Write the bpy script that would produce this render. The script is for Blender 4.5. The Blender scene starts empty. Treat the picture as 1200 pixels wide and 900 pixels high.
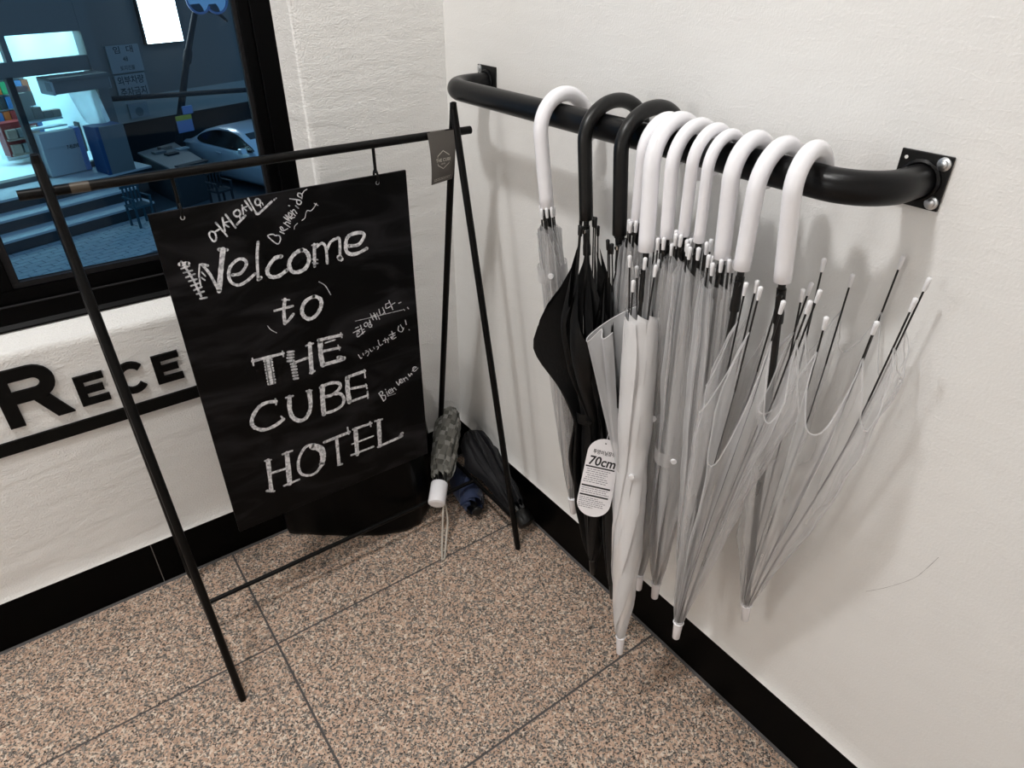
import bpy, bmesh, math, random
import numpy as np
from mathutils import Vector, Matrix

# ------------------------------------------------------------------ camera, world, light, exposure
scene = bpy.context.scene
COL = scene.collection
cam_data = bpy.data.cameras.new('camera')
cam_data.sensor_fit = 'HORIZONTAL'
cam_data.sensor_width = 36.0
cam_data.lens = 36.0 * 788.01 / 1200.0
cam_data.clip_start = 0.02
cam_data.clip_end = 200
camera = bpy.data.objects.new('camera', cam_data)
COL.objects.link(camera)
_r = Vector((0.807447, -0.589922, 0.004591))
_d = Vector((-0.312037, -0.433675, -0.845316))
_f = Vector((0.500662, 0.681115, -0.534247))
camera.matrix_world = Matrix(((_r.x, -_d.x, -_f.x, -0.969827), (_r.y, -_d.y, -_f.y, -1.610387),
                              (_r.z, -_d.z, -_f.z, 1.469637), (0, 0, 0, 1)))
scene.camera = camera

world = bpy.data.worlds.new('night_sky')
scene.world = world
world.use_nodes = True
world.node_tree.nodes['Background'].inputs[0].default_value = (0.16, 0.29, 0.46, 1)
world.node_tree.nodes['Background'].inputs[1].default_value = 0.85

scene.view_settings.view_transform = 'Standard'
scene.view_settings.look = 'None'
scene.view_settings.gamma = 1.0
scene.view_settings.exposure = 0.34
scene.view_settings.use_curve_mapping = False
scene.cycles.transparent_max_bounces = 48
scene.cycles.max_bounces = 14
scene.cycles.diffuse_bounces = 8
scene.cycles.transmission_bounces = 10
scene.cycles.caustics_reflective = False
scene.cycles.caustics_refractive = False

ROOM_X0, ROOM_Y0, CEIL = -4.0, -3.0, 3.2
# ceiling lamps, then an added unseen fill lamp: x, y, size, power
LAMPS = [(-1.32, -0.70, 0.17, 26.0, 0.0), (-0.55, -1.00, 0.17, 3.5, 0.0), (-3.10, -0.70, 0.50, 18.0, 1.15)]   # last value: drop below the ceiling

rnd = random.Random(7)

# ------------------------------------------------------------------ helpers
def tag(o, label=None, cat=None, group=None, kind=None):
    if label: o['label'] = label
    if cat: o['category'] = cat
    if group: o['group'] = group
    if kind: o['kind'] = kind
    return o

def empty(name, loc=(0, 0, 0)):
    o = bpy.data.objects.new(name, None)
    o.empty_display_size = 0.05
    o.location = loc
    COL.objects.link(o)
    return o

def world_loc(o):
    v = Vector((0, 0, 0))
    while o is not None:
        v += o.location
        o = o.parent
    return v

class MB:
    """collects shapes in world coordinates, build() makes one mesh object"""
    def __init__(s): s.v = []; s.f = []
    def add(s, vs, fs):
        b = len(s.v); s.v += [tuple(map(float, p)) for p in vs]; s.f += [tuple(i + b for i in f) for f in fs]
        return s
    def box(s, x0, x1, y0, y1, z0, z1):
        x0, x1 = min(x0, x1), max(x0, x1); y0, y1 = min(y0, y1), max(y0, y1); z0, z1 = min(z0, z1), max(z0, z1)
        return s.add([(x0, y0, z0), (x1, y0, z0), (x1, y1, z0), (x0, y1, z0), (x0, y0, z1), (x1, y0, z1), (x1, y1, z1), (x0, y1, z1)],
                     [(0, 3, 2, 1), (4, 5, 6, 7), (0, 1, 5, 4), (1, 2, 6, 5), (2, 3, 7, 6), (3, 0, 4, 7)])
    def prism(s, poly, fn, d0, d1):
        """poly (list of 2d points), fn(p, q, depth) -> point"""
        n = len(poly)
        vs = [fn(p, q, d0) for p, q in poly] + [fn(p, q, d1) for p, q in poly]
        fs = [tuple(range(n)), tuple(range(2 * n - 1, n - 1, -1))] + [(i, i + n, (i + 1) % n + n, (i + 1) % n) for i in range(n)]
        return s.add(vs, fs)
    def tube(s, pts, r, n=10, caps=True, closed=False):
        P = [Vector(p) for p in pts]; m = len(P)
        R = list(r) if hasattr(r, '__len__') else [r] * m
        up = None; rings = []
        for i in range(m):
            if closed: t = P[(i + 1) % m] - P[i - 1]
            else: t = P[min(i + 1, m - 1)] - P[max(i - 1, 0)]
            t.normalize()
            if up is None:
                a = Vector((0, 0, 1)) if abs(t.z) < .9 else Vector((1, 0, 0))
                up = (a - t * a.dot(t)).normalized()
            else:
                up = (up - t * up.dot(t)).normalized()
            b = t.cross(up)
            rings.append([P[i] + (up * math.cos(2 * math.pi * k / n) + b * math.sin(2 * math.pi * k / n)) * R[i] for k in range(n)])
        vs = [v for g in rings for v in g]; fs = []
        for i in range(m if closed else m - 1):
            j = (i + 1) % m
            for k in range(n):
                fs.append((i * n + k, i * n + (k + 1) % n, j * n + (k + 1) % n, j * n + k))
        if caps and not closed:
            fs.append(tuple(range(n - 1, -1, -1))); fs.append(tuple(range((m - 1) * n, m * n)))
        return s.add(vs, fs)
    def ribbon(s, pts, w, fn, wob=0.0):
        """flat brush stroke: pts 2d, fn(p, q) -> 3d"""
        n = len(pts); L = []; Rr = []
        for i in range(n):
            ax, ay = pts[max(i - 1, 0)]; bx, by = pts[min(i + 1, n - 1)]
            dx, dy = bx - ax, by - ay; l = math.hypot(dx, dy) or 1
            nx, ny = -dy / l, dx / l
            ww = w * .5 * (1 + wob * (rnd.random() - .5))
            L.append(fn(pts[i][0] + nx * ww, pts[i][1] + ny * ww)); Rr.append(fn(pts[i][0] - nx * ww, pts[i][1] - ny * ww))
        return s.add(L + Rr, [(i, n + i, n + i + 1, i + 1) for i in range(n - 1)])
    def build(s, name, material, parent=None, smooth=False, bevel=0.0, seg=2, normals=True):
        off = world_loc(parent) if parent else Vector((0, 0, 0))
        me = bpy.data.meshes.new(name)
        me.from_pydata([tuple(Vector(p) - off) for p in s.v], [], s.f)
        if bevel or normals:
            bm = bmesh.new(); bm.from_mesh(me)
            if bevel:
                bmesh.ops.remove_doubles(bm, verts=bm.verts, dist=1e-6)
                ed = [e for e in bm.edges if len(e.link_faces) == 2 and e.calc_face_angle(0) > .6]
                bmesh.ops.bevel(bm, geom=ed, offset=bevel, segments=seg, affect='EDGES', profile=.5)
            if normals: bmesh.ops.recalc_face_normals(bm, faces=bm.faces)
            bm.to_mesh(me); bm.free()
        if smooth:
            me.polygons.foreach_set('use_smooth', [True] * len(me.polygons))
            if smooth != 'all':
                try: me.set_sharp_from_angle(angle=0.9)
                except Exception: pass
        me.materials.append(material)
        o = bpy.data.objects.new(name, me)
        COL.objects.link(o)
        o.parent = parent
        return o

def share(o, name, parent, loc):
    """another object with the same mesh, placed at a world location"""
    c = bpy.data.objects.new(name, o.data); COL.objects.link(c)
    c.parent = parent
    c.location = Vector(loc) - (world_loc(parent) if parent else Vector((0, 0, 0)))
    return c

def text_mesh(body, size, fn, offset=0.0):
    """lettering as flat mesh data: fn(x, y) -> 3d point, text starts at 0,0"""
    cu = bpy.data.curves.new('lettering', 'FONT'); cu.body = body; cu.size = size; cu.offset = offset; cu.resolution_u = 4
    o = bpy.data.objects.new('lettering', cu); COL.objects.link(o)
    bpy.context.view_layer.update()
    me = bpy.data.meshes.new_from_object(o.evaluated_get(bpy.context.evaluated_depsgraph_get()))
    vs = [(v.co.x, v.co.y) for v in me.vertices]; fs = [tuple(p.vertices) for p in me.polygons]
    bpy.data.objects.remove(o); bpy.data.meshes.remove(me); bpy.data.curves.remove(cu)
    w = max(p[0] for p in vs); x0 = min(p[0] for p in vs)
    return vs, fs, x0, w

def smooth_pts(pts, k=4, closed=False):
    """Catmull-Rom through 2d/3d points"""
    P = [np.array(p, float) for p in pts]; out = []; n = len(P)
    if n < 3: return [tuple(p) for p in P]
    if closed: P = P[:-1] if np.allclose(P[0], P[-1]) else P; n = len(P)
    rng = range(n if closed else n - 1)
    for i in rng:
        if closed: a, b, c, d = P[i - 1], P[i], P[(i + 1) % n], P[(i + 2) % n]
        else: a, b, c, d = P[max(i - 1, 0)], P[i], P[i + 1], P[min(i + 2, n - 1)]
        for j in range(k):
            t = j / k
            out.append(tuple(.5 * ((2 * b) + (-a + c) * t + (2 * a - 5 * b + 4 * c - d) * t * t + (-a + 3 * b - 3 * c + d) * t ** 3)))
    out.append(tuple(P[0] if closed else P[-1]))
    return out

# ------------------------------------------------------------------ materials
def new_mat(name):
    m = bpy.data.materials.new(name); m.use_nodes = True
    nt = m.node_tree; b = nt.nodes['Principled BSDF']
    return m, nt, b

def plain(name, col, rough=.5, metal=0.0, bump=0.0, bscale=80.0, spec=.5, var=0.0, sheen=0.0, coat=0.0, coord='Object'):
    m, nt, b = new_mat(name)
    b.inputs['Base Color'].default_value = (*col, 1); b.inputs['Roughness'].default_value = rough
    b.inputs['Metallic'].default_value = metal; b.inputs['Specular IOR Level'].default_value = spec
    b.inputs['Sheen Weight'].default_value = sheen; b.inputs['Coat Weight'].default_value = coat
    tc = nt.nodes.new('ShaderNodeTexCoord')
    nz = nt.nodes.new('ShaderNodeTexNoise'); nz.inputs['Scale'].default_value = bscale; nz.inputs['Detail'].default_value = 4
    nt.links.new(tc.outputs[coord], nz.inputs['Vector'])
    if bump:
        bp = nt.nodes.new('ShaderNodeBump'); bp.inputs['Strength'].default_value = bump; bp.inputs['Distance'].default_value = .002
        nt.links.new(nz.outputs['Fac'], bp.inputs['Height']); nt.links.new(bp.outputs['Normal'], b.inputs['Normal'])
    mx = nt.nodes.new('ShaderNodeMix'); mx.data_type = 'RGBA'
    k = max(var, .03)
    mx.inputs['A'].default_value = (*[max(c * (1 - k), 0) for c in col], 1); mx.inputs['B'].default_value = (*[min(c * (1 + k), 1) for c in col], 1)
    nt.links.new(nz.outputs['Fac'], mx.inputs['Factor']); nt.links.new(mx.outputs['Result'], b.inputs['Base Color'])
    return m

def emit(name, col, strength):
    m, nt, b = new_mat(name)
    b.inputs['Base Color'].default_value = (*col, 1)
    b.inputs['Emission Color'].default_value = (*col, 1); b.inputs['Emission Strength'].default_value = strength
    return m

def plaster_mat(name='painted_plaster', ridge=.28, strength=.5, dist=.0013):
    m, nt, b = new_mat(name)
    b.inputs['Roughness'].default_value = .62; b.inputs['Specular IOR Level'].default_value = .35
    geo = nt.nodes.new('ShaderNodeNewGeometry')
    n1 = nt.nodes.new('ShaderNodeTexNoise'); n1.inputs['Scale'].default_value = 260; n1.inputs['Detail'].default_value = 3
    n2 = nt.nodes.new('ShaderNodeTexNoise'); n2.inputs['Scale'].default_value = 9; n2.inputs['Detail'].default_value = 5
    mp = nt.nodes.new('ShaderNodeMapping'); mp.inputs['Scale'].default_value = (1, 1, 3.2); mp.inputs['Rotation'].default_value = (.0, .35, .2)
    nt.links.new(geo.outputs['Position'], n1.inputs['Vector']); nt.links.new(geo.outputs['Position'], mp.inputs['Vector']); nt.links.new(mp.outputs['Vector'], n2.inputs['Vector'])
    rg = nt.nodes.new('ShaderNodeMath'); rg.operation = 'SUBTRACT'; rg.inputs[1].default_value = .5
    ab = nt.nodes.new('ShaderNodeMath'); ab.operation = 'ABSOLUTE'
    nt.links.new(n2.outputs['Fac'], rg.inputs[0]); nt.links.new(rg.outputs[0], ab.inputs[0])
    rmp = nt.nodes.new('ShaderNodeMapRange'); rmp.inputs['From Max'].default_value = .02; rmp.inputs['To Min'].default_value = ridge; rmp.inputs['To Max'].default_value = 0
    nt.links.new(ab.outputs[0], rmp.inputs['Value'])
    ad = nt.nodes.new('ShaderNodeMath'); ad.operation = 'MULTIPLY_ADD'; ad.inputs[1].default_value = .7
    nt.links.new(rmp.outputs[0], ad.inputs[0]); nt.links.new(n1.outputs['Fac'], ad.inputs[2])
    ad2 = nt.nodes.new('ShaderNodeMath'); ad2.operation = 'MULTIPLY_ADD'; ad2.inputs[1].default_value = 2.0
    nt.links.new(n2.outputs['Fac'], ad2.inputs[0]); nt.links.new(ad.outputs[0], ad2.inputs[2])
    bp = nt.nodes.new('ShaderNodeBump'); bp.inputs['Strength'].default_value = strength; bp.inputs['Distance'].default_value = dist
    nt.links.new(ad2.outputs[0], bp.inputs['Height']); nt.links.new(bp.outputs['Normal'], b.inputs['Normal'])
    mx = nt.nodes.new('ShaderNodeMix'); mx.data_type = 'RGBA'
    mx.inputs['A'].default_value = (.775, .77, .755, 1); mx.inputs['B'].default_value = (.815, .812, .80, 1)
    nt.links.new(n2.outputs['Fac'], mx.inputs['Factor']); nt.links.new(mx.outputs['Result'], b.inputs['Base Color'])
    return m

def granite_mat():
    m, nt, b = new_mat('pink_granite')
    geo = nt.nodes.new('ShaderNodeNewGeometry'); oi = nt.nodes.new('ShaderNodeObjectInfo')
    off = nt.nodes.new('ShaderNodeVectorMath'); off.operation = 'MULTIPLY_ADD'
    off.inputs[1].default_value = (1, 1, 1)
    cmb = nt.nodes.new('ShaderNodeCombineXYZ'); ml = nt.nodes.new('ShaderNodeMath'); ml.operation = 'MULTIPLY'; ml.inputs[1].default_value = 17.3
    nt.links.new(oi.outputs['Random'], ml.inputs[0]); nt.links.new(ml.outputs[0], cmb.inputs['X']); nt.links.new(ml.outputs[0], cmb.inputs['Z'])
    nt.links.new(geo.outputs['Position'], off.inputs[0]); nt.links.new(cmb.outputs[0], off.inputs[2])
    wn = nt.nodes.new('ShaderNodeTexNoise'); wn.inputs['Scale'].default_value = 150; wn.inputs['Detail'].default_value = 2
    nt.links.new(off.outputs[0], wn.inputs['Vector'])
    wv = nt.nodes.new('ShaderNodeVectorMath'); wv.operation = 'MULTIPLY_ADD'; wv.inputs[1].default_value = (.0065, .0065, .0065)
    nt.links.new(wn.outputs['Color'], wv.inputs[0]); nt.links.new(off.outputs[0], wv.inputs[2])
    def cells(scale):
        v = nt.nodes.new('ShaderNodeTexVoronoi'); v.inputs['Scale'].default_value = scale
        nt.links.new(wv.outputs[0], v.inputs['Vector'])
        sp = nt.nodes.new('ShaderNodeSeparateColor'); nt.links.new(v.outputs['Color'], sp.inputs[0])
        return sp.outputs[0], sp.outputs[1]
    def ramp(src, stops, interp='CONSTANT'):
        r = nt.nodes.new('ShaderNodeValToRGB'); r.color_ramp.interpolation = interp
        while len(r.color_ramp.elements) < len(stops): r.color_ramp.elements.new(.5)
        for e, (p, c) in zip(r.color_ramp.elements, stops): e.position = p; e.color = (*c, 1)
        nt.links.new(src, r.inputs[0]); return r.outputs[0]
    a1, a2 = cells(185)
    base = ramp(a1, [(0, (.45, .305, .225)), (.25, (.58, .41, .31)), (.45, (.62, .485, .38)), (.62, (.52, .36, .265)), (.78, (.70, .60, .50)), (.9, (.27, .235, .205))])
    c1, c2 = cells(255)
    mid = ramp(c1, [(0, (1, 1, 1)), (.30, (0, 0, 0))])
    midc = ramp(c2, [(0, (.17, .153, .14)), (.5, (.24, .21, .19)), (.75, (.10, .092, .085))])
    d1, d2 = cells(370)
    blk = ramp(d1, [(0, (1, 1, 1)), (.135, (0, 0, 0))])
    mx = nt.nodes.new('ShaderNodeMix'); mx.data_type = 'RGBA'; nt.links.new(mid, mx.inputs['Factor']); nt.links.new(base, mx.inputs['A']); nt.links.new(midc, mx.inputs['B'])
    mx2 = nt.nodes.new('ShaderNodeMix'); mx2.data_type = 'RGBA'; nt.links.new(blk, mx2.inputs['Factor']); nt.links.new(mx.outputs['Result'], mx2.inputs['A']); mx2.inputs['B'].default_value = (.03, .027, .025, 1)
    nt.links.new(mx2.outputs['Result'], b.inputs['Base Color'])
    b.inputs['Roughness'].default_value = .48; b.inputs['Specular IOR Level'].default_value = .35
    return m

def film_mat(name, lo, hi, tint=(.93, .935, .95), gloss=.5, rough=.10, edge=.25):
    """thin vinyl: see-through face on, milky at a slant"""
    m, nt, b = new_mat(name); nt.nodes.remove(b)
    out = nt.nodes['Material Output']
    tr = nt.nodes.new('ShaderNodeBsdfTransparent'); tr.inputs[0].default_value = (.995, .995, .995, 1)
    df = nt.nodes.new('ShaderNodeBsdfDiffuse'); df.inputs[0].default_value = (*tint, 1)
    tl = nt.nodes.new('ShaderNodeBsdfTranslucent'); tl.inputs[0].default_value = (*tint, 1)
    gl = nt.nodes.new('ShaderNodeBsdfGlossy'); gl.inputs['Roughness'].default_value = rough; gl.inputs[0].default_value = (1, 1, 1, 1)
    lw = nt.nodes.new('ShaderNodeLayerWeight'); lw.inputs[0].default_value = edge
    fr = nt.nodes.new('ShaderNodeLayerWeight'); fr.inputs[0].default_value = .25
    mr = nt.nodes.new('ShaderNodeMapRange'); mr.inputs['To Min'].default_value = lo; mr.inputs['To Max'].default_value = hi
    tc = nt.nodes.new('ShaderNodeTexCoord'); nz = nt.nodes.new('ShaderNodeTexNoise'); nz.inputs['Scale'].default_value = 35; nz.inputs['Detail'].default_value = 5
    mp = nt.nodes.new('ShaderNodeMapping'); mp.inputs['Scale'].default_value = (2.5, 2.5, .35)
    nt.links.new(tc.outputs['Object'], mp.inputs[0]); nt.links.new(mp.outputs[0], nz.inputs['Vector'])
    bp = nt.nodes.new('ShaderNodeBump'); bp.inputs['Strength'].default_value = 1.0; bp.inputs['Distance'].default_value = .005
    nt.links.new(nz.outputs['Fac'], bp.inputs['Height'])
    nt.links.new(bp.outputs[0], gl.inputs['Normal'])
    mix0 = nt.nodes.new('ShaderNodeMixShader'); mix0.inputs[0].default_value = .5
    nt.links.new(df.outputs[0], mix0.inputs[1]); nt.links.new(tl.outputs[0], mix0.inputs[2])
    mix1 = nt.nodes.new('ShaderNodeMixShader')
    nt.links.new(lw.outputs['Facing'], mr.inputs['Value']); nt.links.new(mr.outputs[0], mix1.inputs[0])
    nt.links.new(tr.outputs[0], mix1.inputs[1]); nt.links.new(mix0.outputs[0], mix1.inputs[2])
    mm = nt.nodes.new('ShaderNodeMath'); mm.operation = 'MULTIPLY'; mm.inputs[1].default_value = gloss
    nt.links.new(fr.outputs['Fresnel'], mm.inputs[0])
    mix2 = nt.nodes.new('ShaderNodeMixShader'); nt.links.new(mm.outputs[0], mix2.inputs[0])
    nt.links.new(mix1.outputs[0], mix2.inputs[1]); nt.links.new(gl.outputs[0], mix2.inputs[2])
    nt.links.new(mix2.outputs[0], out.inputs[0])
    return m

def glass_mat():
    m, nt, b = new_mat('window_glass'); nt.nodes.remove(b)
    out = nt.nodes['Material Output']
    tr = nt.nodes.new('ShaderNodeBsdfTransparent'); tr.inputs[0].default_value = (.80, .92, .97, 1)
    gl = nt.nodes.new('ShaderNodeBsdfGlossy'); gl.inputs['Roughness'].default_value = .01
    fr = nt.nodes.new('ShaderNodeFresnel'); fr.inputs[0].default_value = 1.2
    tc = nt.nodes.new('ShaderNodeTexCoord')
    v = nt.nodes.new('ShaderNodeTexVoronoi'); v.inputs['Scale'].default_value = 150
    nt.links.new(tc.outputs['Object'], v.inputs['Vector'])
    mr = nt.nodes.new('ShaderNodeMapRange'); mr.inputs['From Min'].default_value = .06; mr.inputs['From Max'].default_value = .12; mr.inputs['To Min'].default_value = 1; mr.inputs['To Max'].default_value = 0
    nt.links.new(v.outputs['Distance'], mr.inputs['Value'])
    sp = nt.nodes.new('ShaderNodeSeparateColor'); nt.links.new(v.outputs['Color'], sp.inputs[0])
    th = nt.nodes.new('ShaderNodeMath'); th.operation = 'GREATER_THAN'; th.inputs[1].default_value = .93; nt.links.new(sp.outputs[0], th.inputs[0])
    du = nt.nodes.new('ShaderNodeMath'); du.operation = 'MULTIPLY'; nt.links.new(mr.outputs[0], du.inputs[0]); nt.links.new(th.outputs[0], du.inputs[1])
    du2 = nt.nodes.new('ShaderNodeMath'); du2.operation = 'MULTIPLY'; du2.inputs[1].default_value = .35; nt.links.new(du.outputs[0], du2.inputs[0])
    df = nt.nodes.new('ShaderNodeBsdfDiffuse'); df.inputs[0].default_value = (.6, .65, .7, 1)
    m1 = nt.nodes.new('ShaderNodeMixShader'); nt.links.new(fr.outputs[0], m1.inputs[0]); nt.links.new(tr.outputs[0], m1.inputs[1]); nt.links.new(gl.outputs[0], m1.inputs[2])
    m2 = nt.nodes.new('ShaderNodeMixShader'); nt.links.new(du2.outputs[0], m2.inputs[0]); nt.links.new(m1.outputs[0], m2.inputs[1]); nt.links.new(df.outputs[0], m2.inputs[2])
    nt.links.new(m2.outputs[0], out.inputs[0])
    return m

def chalkboard_mat():
    m, nt, b = new_mat('chalkboard_black')
    tc = nt.nodes.new('ShaderNodeTexCoord')
    n = nt.nodes.new('ShaderNodeTexNoise'); n.inputs['Scale'].default_value = 5; n.inputs['Detail'].default_value = 6; n.inputs['Distortion'].default_value = 1.2
    mp = nt.nodes.new('ShaderNodeMapping'); mp.inputs['Rotation'].default_value = (0, .5, 0); mp.inputs['Scale'].default_value = (1, 1, 3)
    nt.links.new(tc.outputs['Object'], mp.inputs[0]); nt.links.new(mp.outputs[0], n.inputs['Vector'])
    r = nt.nodes.new('ShaderNodeValToRGB')
    r.color_ramp.elements[0].position = .45; r.color_ramp.elements[0].color = (.0012, .0012, .0014, 1)
    r.color_ramp.elements[1].position = .75; r.color_ramp.elements[1].color = (.020, .019, .0215, 1)
    nt.links.new(n.outputs['Fac'], r.inputs[0]); nt.links.new(r.outputs[0], b.inputs['Base Color'])
    b.inputs['Roughness'].default_value = .45; b.inputs['Specular IOR Level'].default_value = .12
    return m

def chalk_mat():
    m, nt, b = new_mat('chalk_marker_white')
    tc = nt.nodes.new('ShaderNodeTexCoord')
    n = nt.nodes.new('ShaderNodeTexNoise'); n.inputs['Scale'].default_value = 160; n.inputs['Detail'].default_value = 3
    nt.links.new(tc.outputs['Object'], n.inputs['Vector'])
    r = nt.nodes.new('ShaderNodeValToRGB')
    r.color_ramp.elements[0].position = .33; r.color_ramp.elements[0].color = (.36, .37, .40, 1)
    r.color_ramp.elements[1].position = .6; r.color_ramp.elements[1].color = (.80, .81, .84, 1)
    nt.links.new(n.outputs['Fac'], r.inputs[0]); nt.links.new(r.outputs[0], b.inputs['Base Color'])
    b.inputs['Roughness'].default_value = .9; b.inputs['Specular IOR Level'].default_value = .1
    return m

def plaid_mat():
    m, nt, b = new_mat('grey_checked_fabric')
    tc = nt.nodes.new('ShaderNodeTexCoord')
    mp = nt.nodes.new('ShaderNodeMapping'); mp.inputs['Rotation'].default_value = (.3, .6, .9)
    nt.links.new(tc.outputs['Object'], mp.inputs[0])
    c1 = nt.nodes.new('ShaderNodeTexChecker'); c1.inputs['Scale'].default_value = 62
    c2 = nt.nodes.new('ShaderNodeTexChecker'); c2.inputs['Scale'].default_value = 31
    c1.inputs[1].default_value = (.34, .34, .32, 1); c1.inputs[2].default_value = (.20, .20, .185, 1)
    c2.inputs[1].default_value = (1, 1, 1, 1); c2.inputs[2].default_value = (.62, .62, .60, 1)
    ck = nt.nodes.new('ShaderNodeMixRGB'); ck.blend_type = 'MULTIPLY'; ck.inputs[0].default_value = 1
    for c in (c1, c2): nt.links.new(mp.outputs[0], c.inputs[0])
    nt.links.new(c1.outputs[0], ck.inputs[1]); nt.links.new(c2.outputs[0], ck.inputs[2])
    nt.links.new(ck.outputs['Color'], b.inputs['Base Color']); b.inputs['Roughness'].default_value = .8
    return m

M_ = {}
M_['plaster'] = plaster_mat()
M_['roughplaster'] = plaster_mat('trowelled_plaster', .24, .85, .0023)
M_['granite'] = granite_mat()
M_['grout'] = plain('grey_grout', (.075, .07, .07), .75, bump=.3, bscale=200)
M_['skirt'] = plain('black_granite', (.0009, .0009, .0009), .36, bump=.05, bscale=120, spec=.05, var=.4)
M_['rail'] = plain('black_powder_coat', (.004, .004, .0045), .32, bump=.06, bscale=500, spec=.24)
M_['plate'] = plain('black_steel_plate', (.005, .005, .005), .45, spec=.25)
M_['weld'] = plain('bare_weld', (.10, .10, .10), .35, metal=.7, bump=.6, bscale=400)
M_['zinc'] = plain('zinc_screw', (.62, .64, .66), .28, metal=1)
M_['stand'] = plain('black_satin_metal', (.0028, .0026, .0025), .38, spec=.15)
M_['board'] = chalkboard_mat()
M_['chalk'] = chalk_mat()
M_['whiteplastic'] = plain('white_plastic', (.86, .855, .89), .22, spec=.5)
M_['whitecap'] = plain('white_rib_cap', (.80, .80, .82), .3)
M_['blackplastic'] = plain('black_plastic', (.005, .005, .005), .36, spec=.35)
M_['blackrod'] = plain('black_rod', (.008, .008, .008), .35, spec=.4)
M_['steelrib'] = plain('grey_steel_rib', (.10, .10, .105), .4)
M_['chrome'] = plain('nickel_button', (.55, .55, .53), .25, metal=1)
M_['clear'] = film_mat('clear_vinyl', .15, .80, tint=(.99, .99, 1.0), gloss=.28, rough=.14, edge=.33)
M_['clearloose'] = film_mat('thin_clear_vinyl', .14, .66, tint=(.99, .99, 1.0), gloss=.25, rough=.14, edge=.30)
M_['frost'] = film_mat('frosted_vinyl', .95, .99, tint=(.985, .98, .985), gloss=.35, rough=.3)
M_['frostthin'] = film_mat('frosted_vinyl_flap', .46, .9, tint=(.94, .94, .955), gloss=.35, rough=.3)
M_['blackcloth'] = plain('black_umbrella_cloth', (.003, .003, .0032), .5, bump=.2, bscale=300, spec=.2, sheen=.03)
M_['navycloth'] = plain('navy_cloth', (.010, .022, .07), .7, bump=.2, bscale=200, sheen=.2)
M_['charcloth'] = plain('charcoal_cloth', (.005, .005, .007), .6, bump=.2, bscale=200, sheen=.05, spec=.25)
M_['plaid'] = plaid_mat()
M_['cord'] = plain('pale_cord', (.52, .48, .42), .8)
M_['bag'] = plain('black_plastic_bag', (.001, .001, .001), .3, bump=.7, bscale=14, spec=.10)
M_['card'] = plain('grey_brown_card', (.085, .076, .068), .5)
M_['cardprint'] = plain('card_print', (.55, .52, .46), .6)
M_['paper'] = plain('white_paper_tag', (.80, .78, .80), .5)
M_['ink'] = plain('black_ink', (.012, .012, .014), .6)
M_['greyink'] = plain('fine_grey_ink', (.24, .23, .25), .6)
M_['tape'] = plain('clear_tape', (.05, .038, .026), .3)
M_['acrylic'] = plain('matte_black_acrylic', (.003, .0028, .0026), .6, spec=.12)
M_['frame'] = plain('black_window_frame', (.0014, .0014, .0016), .4, spec=.06)
M_['bead'] = plain('grey_glazing_bead', (.012, .0115, .0125), .5, spec=.1)
M_['glass'] = glass_mat()
M_['lamp'] = emit('lamp_diffuser', (1, .97, .93), 6.0)
M_['joint'] = plain('pale_joint', (.16, .15, .14), .8)
M_['pencil'] = plain('pencil_scratch', (.42, .41, .40), .8)
SCR = [[-1.3337, 0.5433], [-1.3607, 0.5793], [-1.3888, 0.6258], [-1.3991, 0.6567], [-1.4075, 0.6906]]
M_['white'] = plain('white_paint', (.8, .79, .77), .6)
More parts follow.
